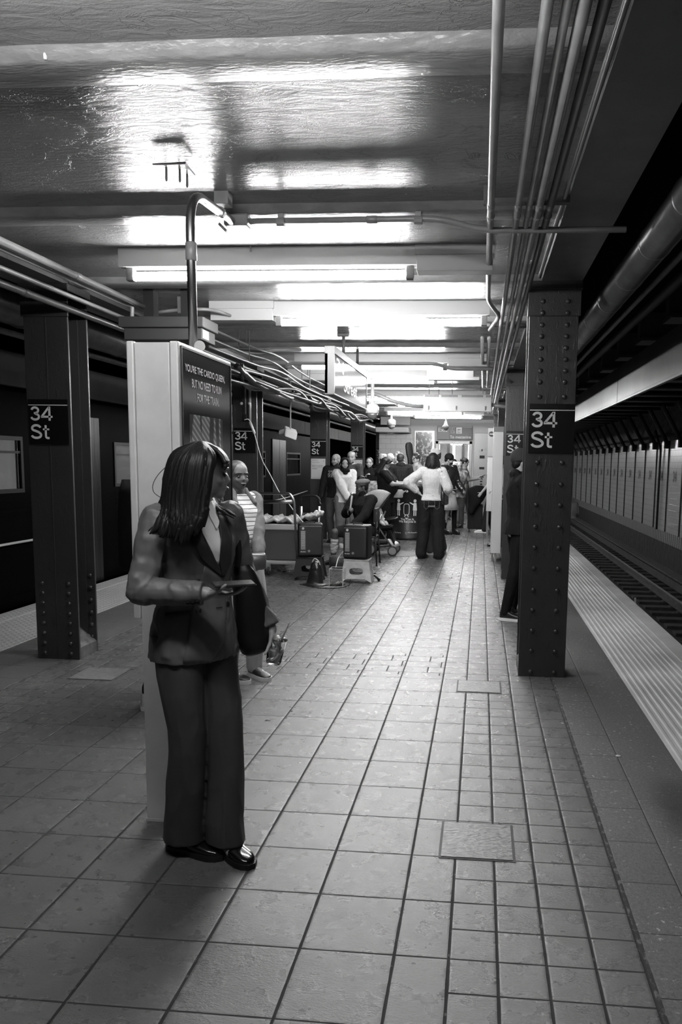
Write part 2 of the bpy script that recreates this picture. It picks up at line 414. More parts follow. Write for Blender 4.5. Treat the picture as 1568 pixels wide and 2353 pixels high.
# ------------------------------------------------------------------ tactile strips along both platform edges
M_tac = mat('tactile_yellow', .52, .55, var=.12, vscale=3, bump=.15, bscale=50, bdist=.002)
bm = B(); pts = [(1.065, 0.0)]
xx = 1.085
while xx < 1.60:
    pts += [(xx, .004), (xx+.008, .010), (xx+.022, .010), (xx+.030, .004)]; xx += .047
pts += [(1.63, .004), (1.63, .012), (1.775, .012), (1.775, -.05)]
rows = [[bm.verts.new((p[0], yy, p[1])) for p in pts] for yy in (YN, 5, 12, 29)]
for i in range(3):
    for q in range(len(pts)-1): bm.faces.new((rows[i][q], rows[i+1][q], rows[i+1][q+1], rows[i][q+1]))
o = tag(obj('tactile_strip', bm, M_tac), 'pale ribbed warning strip along the right platform edge beside the empty track', 'tactile strip')
M_dome, b_ = newmat('tactile_domes'); x, y, z, pos = xyz()
fx = frac(x/.062)-.5; fy = frac(y/.062)-.5; dd = S.m('SQRT', fx*fx+fy*fy); hdome = 1-cl(dd, .12, .3)
plug(.5+.06*noise(pos, 3), b_.inputs['Base Color']); b_.inputs['Roughness'].default_value = .5; bumpn(hdome, b_, 1, .006)
bm = B(); box(bm, (-4.675, YN, -.05), (-3.80, 29, .006)); box(bm, (-4.675, YN, .006), (-4.45, 29, .012))
tag(obj('tactile_strip', bm, M_dome), 'pale warning strip with small domes along the left platform edge beside the train', 'tactile strip')

# ------------------------------------------------------------------ floor plates
def hatch(c4, label):
    x0 = min(c[0] for c in c4); x1 = max(c[0] for c in c4); y0 = min(c[1] for c in c4); y1 = max(c[1] for c in c4)
    e = empty('access_cover', ((x0+x1)/2, (y0+y1)/2, 0), label, 'access cover')
    bm = B(); box(bm, (x0-.01, y0-.01, .0005), (x1+.01, y1+.01, .002)); obj('frame', bm, mat('cover_joint', .05, .6), e)
    bm = B(); box(bm, (x0, y0, .002), (x1, y1, .0045), .001); obj('plate', bm, M_hatch, e)
M_hatch = mat('cover_slate', .2, .33, bump=.9, bscale=45, bdist=.006, stretch=(1, 2.4, 1), var=.35, vscale=20, spec=.6)
hatch([(-.12, 2.94), (.165, 3.24)], 'slate-faced access cover in the floor, the nearer of the two right of centre')
hatch([(-.12, 5.22), (.17, 5.49)], 'slate-faced access cover in the floor just left of the near right column foot')
hatch([(-2.87, 5.15), (-2.55, 5.45)], 'pale worn access cover in the floor beside the near left column')
c = fl(915, 1272); bm = B(); lathe(bm, (c.x, c.y, 0), [(.42, .001), (.42, .004), (.36, .005), (.01, .005)], 36)
tag(obj('manhole_cover', bm, mat('cover_grid', .12, .5, 0, bump=1, bscale=90, bdist=.01)), 'round dark manhole cover in the floor between the pushchair and the woman in jeans', 'manhole cover')
bm = B(); p = fl(1421, 1738); lathe(bm, p, [(.012, .001), (.014, .004), (.004, .006)], 7); tag(obj('paper_scrap', bm, M_letter), 'tiny crumpled white scrap on the right concrete edge near the dark stain', 'litter')
bm = B(); p = fl(614, 1657); sweep(bm, spline([p+Vector((-.012, 0, .003)), p+Vector((0, .012, .003)), p+Vector((.01, 0, .003)), p+Vector((.018, .012, .003))]), .0018, 6)
tag(obj('rubber_band', bm, M_black), 'small dark loop of litter on the tiles right of the woman in the suit', 'litter')

# ------------------------------------------------------------------ steel columns
def rivet_mesh():
    bm = B(); lathe(bm, (0, 0, 0), [(.0175, 0), (.0172, .004), (.0145, .010), (.009, .0135), (.002, .0145)], 14, (0, -1, 0))
    me = bpy.data.meshes.new('rivet'); bmesh.ops.recalc_face_normals(bm, faces=bm.faces); bm.to_mesh(me); bm.free(); me.materials.append(M_col)
    for p in me.polygons: p.use_smooth = True
    return me
RV = rivet_mesh()
def rivet(parent, p, rz=0):
    o = bpy.data.objects.new('rivet', RV); link(o, parent); o.matrix_parent_inverse = pmat(parent).inverted(); o.location = p; o.rotation_euler = (0, 0, rz)
def column(x0, x1, y0, label, rivets=(), cap=True, seam=True, plate=False, side=1):
    y1 = y0+.30; xm = (x0+x1)/2; e = empty('steel_column', (xm, (y0+y1)/2, 0), label, 'column', 'riveted steel columns')
    bm = B(); box(bm, (x0, y0, 0), (x1, y0+.02, 2.80), .003)
    if seam: box(bm, (xm-.004, y0-.003, 0), (xm+.004, y0, 2.6))
    obj('flange', bm, M_col, e)
    bm = B(); box(bm, (x0, y1-.02, 0), (x1, y1, 2.80), .003); obj('flange', bm, M_col, e)
    bm = B()
    if plate: box(bm, (x0+.035, y0+.02, 0), (x1-.035, y1-.02, 2.8))
    else:
        box(bm, (xm-.012, y0+.02, 0), (xm+.012, y1-.02, 2.8))
        for yy, s in ((y0+.02, 1), (y1-.03, 1)): box(bm, (xm-.1, yy, 0), (xm+.1, yy+.01, 2.8))
    obj('web', bm, M_col, e)
    bm = B(); box(bm, (x0+.002, y0+.02, 0), (x1-.002, y1-.02, .09))
    vs = [(x0+.004, y0+.02, .09), (x1-.004, y0+.02, .09), (x1-.004, y1-.02, .09), (x0+.004, y1-.02, .09), (xm-.01, y0+.02, .22), (xm+.01, y0+.02, .22), (xm+.01, y1-.02, .22), (xm-.01, y1-.02, .22)]
    V = [bm.verts.new(v) for v in vs]
    for f in ((4, 5, 6, 7), (0, 1, 5, 4), (2, 3, 7, 6), (1, 2, 6, 5), (3, 0, 4, 7)): bm.faces.new([V[i] for i in f])
    obj('footing', bm, mat('footing', .09, .7, bump=.5, bscale=20, var=.6, vscale=12), e)
    if cap:
        bm = B(); box(bm, (x0-.012, y0-.014, 2.575), (x1+.012, y0, 2.80), .003); box(bm, (x0-.02, y0-.02, 2.755), (x1+.02, y1+.02, 2.81), .004); obj('cap_plate', bm, M_col, e)
    for p in rivets: rivet(e, p)
    return e
ry = [693.5, 720, 746.8, 773, 799.7, 826, 852.6, 878, 912, 1063, 1113, 1161, 1211, 1259, 1306.7, 1357, 1403.5, 1451, 1497, 1545]
rv = []
for yy in ry:
    z = onY(1270, yy, 5.68).z
    for X in (.40, .572): rv.append((X, 5.68-(.014 if z > 2.57 else 0), z))
column(.31, .65, 5.68, 'black riveted steel column nearest the camera on the right side of the platform', rv, seam=False, plate=False)
lv = []
for k in range(8):
    z = onY(100, 1340+(1500-1340)*k/7, 5.66).z
    lv += [(-3.33, 5.66, z), (-3.12, 5.66, z)]
e = column(-3.39, -3.05, 5.66, 'dark steel column nearest the camera on the left, rivets only near its foot', lv)
for k in range(6): rivet(e, (-3.09, 5.94, .62-.10*k))
column(.31, .65, 10.6, 'steel column second from the camera on the right, behind the man in the beanie', [(.37, 10.586, 2.62), (.585, 10.586, 2.62)])
column(.31, .65, 15.5, 'steel column third from the camera on the right, mostly hidden by the second')
column(.31, .65, 20.4, 'steel column fourth from the camera on the right, hardly visible')
nm = ['second', 'third', 'fourth', 'fifth']
ex = ['with conduits and a hanging cable', 'with a white service notice', 'behind the man in the dark sweater', 'behind the standing group']
for k in range(4): column(-3.39, -3.05, 10.56+4.9*k, 'dark steel column %s from the camera on the left, %s' % (nm[k], ex[k]))

# station signs on the columns
def ribbon(bm, pts, wd):
    n = len(pts); L, R = [], []
    for i in range(n):
        a = pts[max(i-1, 0)]; c = pts[min(i+1, n-1)]; d = (c-a).normalized(); nn = Vector((-d.z, 0, d.x))*wd/2
        L.append(bm.verts.new(pts[i]+nn)); R.append(bm.verts.new(pts[i]-nn))
    for i in range(n-1): bm.faces.new((L[i], R[i], R[i+1], L[i+1]))
def glyph(bm, ch, x, z, w_, h, y):
    t = .155
    def P(u, v): return Vector((x+u*w_, y, z+v*h))
    def arc(cx, cz, rx, rz, a0, a1, n=16): return [P(cx+rx*math.cos(math.radians(a0+(a1-a0)*k/n)), cz+rz*math.sin(math.radians(a0+(a1-a0)*k/n))) for k in range(n+1)]
    T = t*h
    if ch == '3':
        ribbon(bm, arc(.47, .73, .31, .195, 172, -80), T); ribbon(bm, arc(.47, .275, .36, .20, 88, -172), T); ribbon(bm, [P(.36, .525), P(.52, .525)], T*.92)
    elif ch == '4':
        ribbon(bm, [P(.74, 0), P(.74, 1)], T*1.05); ribbon(bm, [P(.02, .275), P(1.0, .275)], T*.92); ribbon(bm, [P(.70, .95), P(.10, .30)], T*.95)
    elif ch == 'S':
        ribbon(bm, arc(.49, .735, .34, .195, 10, 225, 18)+[P(.33, .575), P(.5, .525), P(.66, .475)]+arc(.49, .27, .38, .20, 45, -170, 18)[1:], T*1.02)
    elif ch == 't':
        ribbon(bm, [P(.42, 1.0), P(.42, .22)]+arc(.70, .22, .28, .15, 180, 270, 6)+[P(.95, .07)], T*1.02); ribbon(bm, [P(.0, .70), P(.95, .70)], T*.85)
def station_sign(x0, x1, z0, z1, y, label, lab2=None):
    e = empty('station_sign', ((x0+x1)/2, y, z0), label, 'sign', 'station name signs on the columns')
    bm = B(); box(bm, (x0, y-.006, z0), (x1, y, z1), .001); obj('panel', bm, M_sign, e)
    H = z1-z0; W = x1-x0
    bm = B(); quad(bm, (x0+.003, y-.0075, z1-H*.138), (x1-.003, y-.0075, z1-H*.138), (x1-.003, y-.0075, z1-H*.120), (x0+.003, y-.0075, z1-H*.120)); obj('stripe', bm, M_letter, e)
    bm = B(); gh = H*.315
    glyph(bm, '3', x0+W*.045, z0+H*.525, gh*.80, gh, y-.0075); glyph(bm, '4', x0+W*.315, z0+H*.525, gh*.88, gh, y-.0075)
    glyph(bm, 'S', x0+W*.035, z0+H*.115, gh*.92, gh*1.04, y-.0075); glyph(bm, 't', x0+W*.355, z0+H*.115, gh*.50, gh*.98, y-.0075)
    obj('lettering', bm, M_letter, e)
    return e
station_sign(.332, .65, 1.628, 1.975, 5.678, 'black sign reading 34 St on the nearest right column')
station_sign(-3.375, -3.065, 1.648, 1.978, 5.656, 'black sign reading 34 St on the nearest left column')
station_sign(.325, .642, 1.66, 1.985, 10.597, 'black sign reading 34 St on the second right column behind the man in the beanie')
for k, t in enumerate(('second left column beside the advertising kiosk', 'third left column above a white notice', 'fourth left column above a man in a dark sweater', 'fifth left column beside the man in a white hat')):
    station_sign(-3.37, -3.07, 1.65, 1.985, 10.556+4.9*k, '34 St sign on the '+t)
def notice(y, x0, x1, z0, z1, label):
    e = empty('service_notice', ((x0+x1)/2, y, z0), label, 'notice')
    bm = B(); box(bm, (x0, y-.004, z0), (x1, y, z1)); obj('paper', bm, mat('paper', .6, .6), e)
    bm = B(); W = x1-x0; H = z1-z0; ink = mat('ink', .05, .6)
    text_bm(bm, 'Planned work', (x0+W*.07, y-.0045, z1-H*.09), (1, 0, 0), (0, 0, 1), W*.4, H*.04, .01)
    obj('title_line', bm, ink, e); bm = B(); text_bm(bm, 'Service changes', (x0+W*.07, y-.0045, z1-H*.2), (1, 0, 0), (0, 0, 1), W*.5, H*.04, .01)
    obj('subtitle_line', bm, ink, e); bm = B(); text_bm(bm, 'A', (x0+W*.84, y-.0045, z1-H*.14), (1, 0, 0), (0, 0, 1), W*.08, H*.07, .02)
    obj('route_mark', bm, ink, e)
    for q, s in enumerate(('Stairs to street', 'elevator to platform at', 'weekend')): bm = B(); text_bm(bm, s, (x0+W*.07, y-.0045, z1-H*(.36+.075*q)), (1, 0, 0), (0, 0, 1), W*(.75 if q < 2 else .35), H*.05, .012); obj('text_line', bm, ink, e)
    for q in range(2): bm = B(); quad(bm, (x0+W*.07, y-.0045, z0+H*(.03+.04*q)), (x1-W*.07, y-.0045, z0+H*(.03+.04*q)), (x1-W*.07, y-.0045, z0+H*(.035+.04*q)), (x0+W*.07, y-.0045, z0+H*(.035+.04*q))); obj('rule_line', bm, ink, e)
notice(15.455, -3.37, -3.08, 1.20, 1.60, 'white service notice in a black holder on the third left column')
notice(20.355, -3.37, -3.08, 1.28, 1.60, 'white service notice on the fourth left column behind the man in a sweater')

# ------------------------------------------------------------------ fluorescent fixtures
ordn = ['first', 'second', 'third', 'fourth', 'fifth', 'sixth', 'seventh', 'eighth']
fx = [(4.97, 'R'), (6.61, 'L'), (9.67, 'R'), (11.37, 'L'), (14.52, 'R'), (15.9, 'L'), (18.65, 'R'), (20.1, 'L'), (1.80, 'L2')]
def fixture(i, Y, side):
    if side == 'R': t0, t1, b0, b1 = -2.265, -.44, -.42, .04
    else: t0, t1, b0, b1 = -1.735, .02, -2.28, -1.75
    if i == 3: t0, t1, b0, b1 = -2.24, -.65, -2.8, -2.26
    lab = ('fluorescent tube fixture across the ceiling, %s from the camera, ballast box on its %s' % (ordn[i], 'right' if side == 'R' else 'left')) if i < 8 else 'fluorescent tube fixture across the ceiling behind the camera, out of view'
    e = empty('fluorescent_fixture', ((t0+t1)/2, Y, HC), lab, 'ceiling light', 'fluorescent fixtures across the ceiling')
    bm = B(); box(bm, (t0-.04, Y-.05, 2.745), (t1+.02, Y+.05, HC-.0), .004); obj('housing', bm, M_white, e)
    bm = B(); box(bm, (b0, Y-.06, 2.705), (b1, Y+.06, 2.80), .003); box(bm, (b0-.01, Y-.066, 2.80), (b1+.01, Y+.066, HC), .002); obj('ballast_box', bm, M_white, e)
    bm = B(); sweep(bm, [(t0+.05, Y-.005, 2.695), (t1-.05, Y-.005, 2.695)], .0275, 14); obj('tube', bm, M_tube if i < 8 else mat('tube_dim', .9, .4, emit=TUBE*.62), e, True)
    for X in (t0, t1-.05): bm = B(); box(bm, (X, Y-.03, 2.665), (X+.05, Y+.02, 2.75), .006); obj('lamp_holder', bm, M_grey, e)
for i, (Y, s) in enumerate(fx): fixture(i, Y, s)
# ================================================================== PIPES AND FITTINGS
def pipe(name, pts, r, m, label, cat='pipe', seg=12, rad=.06, parts=None, group=None):
    p = bend(pts, rad); c = sum(p, Vector())/len(p)
    if not parts:
        bm = B(); sweep(bm, p, r, seg); return tag(obj(name, bm, m, smooth=True), label, cat, group)
    e = empty(name, c, label, cat, group); bm = B(); sweep(bm, p, r, seg); obj('tube', bm, m, e, True)
    for nme, pos, d, L, rr in parts:
        bm = B(); d = Vector(d).normalized(); a = Vector(pos)-d*L/2; lathe(bm, a, [(r*.98, 0), (rr, .004), (rr, L-.004), (r*.98, L)], seg, d); obj(nme, bm, m, e, True)
    return e
# conduits running lengthwise on the right of the ceiling
runs = [(.016, .017, 'thin pale conduit running lengthwise on the ceiling, leftmost of the bundle before the right column', 5.05),
        (.143, .017, 'conduit running lengthwise on the right ceiling, second from the left in the bundle', 19),
        (.195, .014, 'slim conduit running lengthwise on the right ceiling, third from the left in the bundle', 19),
        (.240, .020, 'thick bright conduit running lengthwise on the right ceiling, fourth from the left in the bundle', 19),
        (.292, .018, 'dark conduit running lengthwise on the right ceiling, closest to the girder', 19)]
for i, (X, r, lab, Y1) in enumerate(runs):
    m_ = M_pipedk if i == 4 else M_pipe
    if i == 0: pts = [(X, YN+.1, 2.75), (X, 5.05, 2.75), (X+.005, 5.9, 2.73), (X+.10, 6.35, 2.70), (X+.03, 7.0, 2.70)]
    else: pts = [(X, YN+.1, 2.75), (X, Y1, 2.75)]
    pipe('conduit', pts, r, m_, lab, 'conduit', 14, .12, [('clamp', (X, 4.02, 2.75), (0, 1, 0), .022, r*1.18), ('coupling', (X, 3.86, 2.75), (0, 1, 0), .07, r*1.12), ('coupling', (X, 2.0, 2.75), (0, 1, 0), .07, r*1.12)])
for j, X in enumerate((-.02, .045)):
    pipe('conduit', [(X, 7.7, 2.74), (X+.02, 12.5, 2.74)], .018, M_pipe, 'short pale conduit farther along the right ceiling, %s of a pair beyond the second fixture' % ('left' if j == 0 else 'right'), 'conduit', 10)
bm = B(); box(bm, (-.02, 3.91, 2.775), (.385, 3.95, 2.80)); box(bm, (-.02, 3.91, 2.80), (-.0, 3.95, HC)); box(bm, (.365, 3.91, 2.80), (.385, 3.95, HC))
tag(obj('strut_channel', bm, M_pipedk), 'short metal strut holding the bundle of conduits on the right ceiling', 'bracket')
for k, Y in enumerate((7.3, 10.4, 13.5)):
    bm = B(); box(bm, (-.05, Y, 2.77), (.385, Y+.04, 2.795)); box(bm, (-.05, Y, 2.795), (-.03, Y+.04, HC)); tag(obj('strut_channel', bm, M_pipedk), 'metal strut under the right conduits, %s beyond the near right column' % ('first', 'second', 'third')[k], 'bracket')
# bead of sealant and edge strip by the girder
pipe('conduit', [(.36, YN+.1, 2.80), (.36, 5.5, 2.80)], .012, M_pipedk, 'thin dark pipe tucked in the corner against the right girder', 'conduit')
# cross conduit with elbow, box and bent pole of the kiosk
LBp = Vector((-1.30, 4.17, 2.79))
e = empty('cross_conduit', (-.4, 4.17, 2.78), 'conduit crossing the ceiling from the bent pole to the dark gap at the right', 'conduit')
bm = B(); sweep(bm, bend([(-1.24, 4.17, 2.785), (-.24, 4.16, 2.785), (-.03, 4.20, 2.735), (.70, 4.21, 2.735)], .10), .0155, 14); obj('tube', bm, M_pipe, e, True)
for X in (-1.064, -.35):
    bm = B(); box(bm, (X-.016, 4.15, 2.765), (X+.016, 4.19, 2.82), .004); lathe(bm, (X+.0, 4.155, 2.775), [(.022, -.02), (.022, .02)], 10, (1, 0, 0)); obj('clamp', bm, M_pipe, e)
bm = B(); lathe(bm, (-.62, 4.165, 2.785), [(.0155, 0), (.020, .005), (.020, .055), (.0155, .06)], 12, (1, 0, 0)); obj('coupling', bm, M_pipe, e, True)
e = empty('bent_pole', (-1.31, 3.53, 2.02), 'metal pole rising from the advertising kiosk and bending over to a box on the ceiling', 'pole')
bm = B(); sweep(bm, bend([(-1.31, 3.53, 2.0), (-1.315, 3.53, 2.735), (-1.315, 4.12, 2.775)], .17, 10), .0205, 16); obj('tube', bm, M_steel, e, True)
bm = B(); lathe(bm, (-1.312, 3.53, 2.43), [(.0205, 0), (.025, .004), (.025, .075), (.0205, .08)], 16); obj('coupling', bm, M_pipe, e, True)
bm = B(); box(bm, (-1.36, 4.12, 2.755), (-1.23, 4.21, 2.815), .012); sweep(bm, [(-1.37, 4.165, 2.76), (-1.38, 4.165, 2.75)], .03, 10); obj('junction_box', bm, M_pipe, e)
bm = B(); box(bm, (-1.34, 3.93, 2.80), (-1.27, 4.0, 2.86)); lathe(bm, (-1.315, 3.95, 2.765), [(.026, -.012), (.026, .012)], 12, (0, 1, 0)); obj('strap', bm, M_pipe, e)
bm = B(); lathe(bm, (-1.27, 3.5, 2.055), [(.024, -.003), (.024, .003)], 16, (.3, -1, 0)); o = tag(obj('metal_tag', bm, mat('tag_metal', .35, .4, .3)), 'round metal tag wired to the pole just above the kiosk', 'tag')
# bolts left in the ceiling
for i, (p, w_) in enumerate((((103, 115), 'upper'), ((143, 155), 'lower'), ((576, 570), 'left'), ((590, 578), 'right'))):
    q = fl(p[0], p[1]-6, HC); bm = B(); lathe(bm, q, [(.006, 0), (.006, -.035), (.004, -.037)], 8)
    tag(obj('ceiling_bolt', bm, M_letter if i < 2 else M_grey), 'short %s bolt sticking down from the ceiling, %s of the pair %s' % ('white' if i < 2 else 'grey', w_, 'at the top left' if i < 2 else 'above the first fixture'), 'bolt')
q = fl(395, 385, HC); e = empty('old_bracket', q, 'rusted angle bracket with hanging studs on the glossy ceiling at upper left', 'bracket')
a, b_, c_ = fl(352, 378, HC-.02), fl(425, 375, HC-.02), fl(447, 402, HC-.02); bm = B(); sweep(bm, [a, b_, c_], [.008, .012, .006], 6, flat=(1, .5)); obj('bar', bm, M_pipedk, e)
for x_, y_ in ((382, 385), (413, 388), (430, 400)): q = fl(x_, y_, HC); bm = B(); lathe(bm, q, [(.005, 0), (.006, -.05), (.003, -.06)], 8); obj('stud', bm, M_pipedk, e)

# bundle of pipes on the left of the ceiling
PL = [((-2.665, 2.73), .021, 6.30, M_pipe, 'pale pipe nearest the middle in the left ceiling bundle, ending in a junction box'),
      ((-2.735, 2.72), .015, 5.95, M_pipe, 'thin conduit second in the left ceiling bundle, bending down near the kiosk'),
      ((-2.97, 2.70), .018, 13.0, M_pipedk, 'dark pipe third in the left ceiling bundle'),
      ((-3.03, 2.63), .026, 13.0, M_pipedk, 'thick dark pipe fourth in the left ceiling bundle'),
      ((-2.86, 2.66), .014, 16.0, M_pipe, 'thin conduit running far along the left above the columns')]
for i, ((X, z), r, Y1, m_, lab) in enumerate(PL):
    pts = [(X, YN+.1, z), (X, Y1, z)]
    if i == 1: pts += [(X+.03, Y1+.05, z), (X+.02, Y1+.05, z-.19)]
    pipe('ceiling_pipe', pts, r, m_, lab, 'pipe', 12, .05, [('coupling', (X, 5.1, z), (0, 1, 0), .07, r*1.15), ('coupling', (X, 3.4, z), (0, 1, 0), .07, r*1.15)])
bm = B(); lathe(bm, (-2.68, 6.33, 2.73), [(.03, -.03), (.042, -.02), (.042, .02), (.03, .03)], 12); e = empty('junction_conduit', (-2.66, 6.33, 2.73), 'round junction box with a pale conduit curving right to the second fixture', 'conduit'); obj('junction_box', bm, M_pipe, e, True)
bm = B(); sweep(bm, bend([(-2.64, 6.33, 2.73), (-2.45, 6.33, 2.75), (-2.2, 6.36, 2.76), (-2.10, 6.58, 2.74)], .12), .0135, 10); obj('tube', bm, M_pipe, e, True)
bm = B(); box(bm, (-2.47, 6.31, 2.72), (-2.42, 6.35, 2.85), .004); obj('clamp', bm, M_pipe, e)
for j, (dx, dz, r) in enumerate(((.02, .06, .012), (.10, .12, .012), (.13, -.06, .011))):
    pts = spline([(-2.55+dx, 6.9, 2.60+dz), (-2.5+dx, 8.2, 2.60+dz), (-2.47+dx, 9.2, 2.63+dz), (-2.5+dx, 10.8, 2.58+dz), (-2.5+dx, 14, 2.6+dz)], 6)
    if j == 0: er = empty('conduit_rack', (-2.45, 9, 2.65), 'rack of three wavy conduits hanging over the far left columns', 'conduits')
    bm = B(); sweep(bm, pts, r, 8); obj('conduit', bm, mat('conduit_mid', .14, .4), er, True)
    for Y in (8.0, 10.9): q = min(pts, key=lambda p_: abs(p_.y-Y)); bm = B(); sweep(bm, [q, Vector((q.x, q.y, HC))], .005, 6); obj('hanger', bm, M_pipedk, er)
for j, (Y, zz) in enumerate(((9.0, 2.76), (9.35, 2.70))):
    pts = bend([(-2.35, Y, 2.66), (-2.28, Y, zz), (-1.2, Y, zz), (-.55, Y, zz), (-.38, Y+.05, zz-.05), (.1, Y+.05, zz-.05)], .15) if j else bend([(-2.62, Y-.6, 2.72), (-2.45, Y-.4, 2.72), (-2.35, Y-.2, 2.78), (-2.05, Y-.1, 2.79)], .15)
    bm = B(); sweep(bm, pts, .022, 10); tag(obj('cross_conduit', bm, M_pipe, smooth=True), ('fat curved conduit ending at the third light fixture', 'long cross conduit just beyond the third fixture, wavy at both ends')[j], 'conduit')
pipe('cross_conduit', [(-2.2, 6.95, 2.79), (-.55, 6.95, 2.79), (-.35, 7.0, 2.74), (.05, 7.0, 2.74)], .017, M_pipe, 'cross conduit just beyond the second fixture above the hanging sign rods', 'conduit', 10, .12)
# cable tray bundle with wrapped cables far left
M_cable = mat('cable_sheath', .03, .35, var=.5)
e = empty('cable_bundle', (-2.75, 14, 2.5), 'tangle of dark cables under the ceiling over the far left columns', 'cables')
for j in range(7):
    rnd = random.Random(j); pts = spline([(-2.95+rnd.uniform(0, .35), 8.5+k*1.3, 2.50+rnd.uniform(-.07, .10)-.02*k*.0) for k in range(9)], 6)
    bm = B(); sweep(bm, pts, rnd.choice((.012, .02, .028)), 8); obj('cable', bm, M_cable, e, True)
# grey equipment box on the left ceiling
e = empty('speaker_box', (-2.46, 6.2, 2.55), 'dark metal equipment box under the ceiling above the kiosk, with a white sticker', 'equipment box')
bm = B(); box(bm, (-2.80, 5.95, 2.55), (-2.13, 6.3, 2.63), .006); box(bm, (-2.77, 5.98, 2.46), (-2.15, 6.28, 2.55), .006); obj('housing', bm, mat('box_dark', .04, .5), e)
bm = B(); box(bm, (-2.66, 6.1, 2.63), (-2.58, 6.2, HC)); obj('mount', bm, M_blackm, e); bm = B(); box(bm, (-2.36, 6.1, 2.63), (-2.28, 6.2, HC)); obj('mount', bm, M_blackm, e)
bm = B(); quad(bm, (-2.148, 5.99, 2.475), (-2.148, 6.13, 2.475), (-2.148, 6.13, 2.54), (-2.148, 5.99, 2.54)); obj('sticker', bm, M_letter, e)
# big pipes over the tracks
bm = B(); sweep(bm, [(.91, YN, 2.75), (.91, 40, 2.75)], .092, 28); e = empty('insulated_pipe', (.91, 8, 2.75), 'large glossy insulated pipe above the right platform edge', 'pipe')
obj('tube', bm, mat('pipe_gloss', .10, .3, spec=.6, bump=.35, bscale=10, bdist=.01, stretch=(1, .6, 1), var=.3), e, True)
for k in range(14): bm = B(); lathe(bm, (.91, 3.0+.75*k, 2.75), [(.092, -.012), (.095, -.008), (.095, .008), (.092, .012)], 28, (0, 1, 0)); obj('band', bm, MATS['pipe_gloss'], e, True)
pipe('overhead_pipe', [(1.10, YN, 2.74), (1.10, 40, 2.74)], .022, M_pipedk, 'slim dark pipe just beyond the large insulated pipe', 'pipe')
pipe('overhead_pipe', [(1.5, YN, 3.0), (1.5, 40, 3.0)], .05, mat('pipe_black', .02, .5), 'dark pipe high above the right platform edge near the metal fascia', 'pipe')
bm = B(); sweep(bm, [(-4.1, YN, 2.84), (-4.1, 40, 2.84)], .15, 24); e = empty('insulated_pipe', (-4.1, 8, 2.84), 'large dark pipe above the left platform edge beyond the columns', 'pipe'); obj('tube', bm, M_pipedk, e, True)
for k in range(8): bm = B(); lathe(bm, (-4.1, 3.0+1.9*k, 2.84), [(.15, -.015), (.16, -.01), (.16, .01), (.15, .015)], 24, (0, 1, 0)); obj('band', bm, M_pipedk, e, True)
pipe('overhead_pipe', [(-4.27, YN, 2.66), (-4.27, 40, 2.66)], .03, M_pipedk, 'slim dark pipe below the large pipe at the left platform edge', 'pipe')
# stainless fascia panels along both edges
M_fas = mat('fascia_steel', .085, .34, .6, var=.25, vscale=2, bump=.12, bscale=3, bdist=.03)
words = ['nearest', 'second', 'third', 'fourth', 'fifth', 'sixth']
for k in range(6):
    y0 = 10.62-4.87*2+4.87*k
    bm = B(); box(bm, (1.75, y0+.012, 2.385), (1.80, y0+4.86, 2.82), .004); box(bm, (1.75, y0+.012, 2.36), (1.79, y0+4.86, 2.385))
    tag(obj('fascia_panel', bm, M_fas), 'stainless fascia panel above the right platform edge, %s from the camera' % words[k], 'fascia panel')
    bm = B(); box(bm, (-4.66, y0+.012, 2.24), (-4.60, y0+4.86, 2.57), .004)
    tag(obj('fascia_panel', bm, mat('fascia_left', .03, .6, 0, .15, var=.3, vscale=2)), 'metal fascia panel above the left platform edge, %s from the camera' % words[k], 'fascia panel')

# ================================================================== RIGHT TRACK
def rail(X, z, label, m_):
    bm = B(); pr = [(-.065, 0), (.065, 0), (.065, .012), (.012, .03), (.012, .11), (.035, .125), (.035, .15), (.028, .158), (-.028, .158), (-.035, .15), (-.035, .125), (-.012, .11), (-.012, .03), (-.065, .012)]
    e_ = empty('rail', (X, 20, z), label, 'rail')
    loft(bm, [[Vector((X+p[0], y, z+p[1])) for p in pr] for y in (2, 20, 60)]); obj('rail_web', bm, mat('rust', .06, .7, var=.4), e_)
    bm = B(); box(bm, (X-.022, 2, z+.158), (X+.022, 60, z+.1605)); obj('rail_head', bm, m_, e_); return e_
M_rail = mat('rail_steel', .35, .3, .7, var=.3, vscale=10)
rail(3.95, -1.235, 'shiny steel running rail of the right track, the one in plain view', M_rail)
rail(2.52, -1.235, 'running rail of the right track closest to the platform, below the edge', M_rail)
e = empty('third_rail', (4.45, 20, -1.2), 'power rail under its long cover board beside the right tunnel wall', 'third rail')
bm = B(); box(bm, (4.40, 2, -1.20), (4.50, 60, -1.02)); obj('rail', bm, mat('rust', .06, .7, var=.4), e)
bm = B(); box(bm, (4.32, 2, -.94), (4.60, 60, -.90)); obj('cover_board', bm, mat('board', .07, .7, var=.4), e)
for k in range(12):
    bm = B(); box(bm, (4.54, 9.38+k*2.48, -1.3), (4.58, 9.48+k*2.48, -.90)); obj('bracket', bm, MATS['rust'], e)
M_tie = mat('tie_wood', .03, .75, bump=.4, bscale=20, var=.5, vscale=5)
for k in range(62):
    y0 = 9+k*.62
    bm = B(); box(bm, (3.35, y0, -1.34), (4.62, y0+.25, -1.25), .01); box(bm, (1.9, y0, -1.34), (2.95, y0+.25, -1.25), .01)
    o = obj('rail_tie', bm, M_tie)
    tag(o, 'dark split timber tie under the rails of the right track, one of the row', 'tie', 'timber ties of the right track')
bm = B()
for k in range(62):
    y0 = 9+k*.62; box(bm, (3.84, y0+.04, -1.25), (4.06, y0+.2, -1.235))
tag(obj('tie_plates', bm, MATS['rust'], None), 'flat steel plates seating the visible rail on its ties', 'tie plates', kind='stuff')
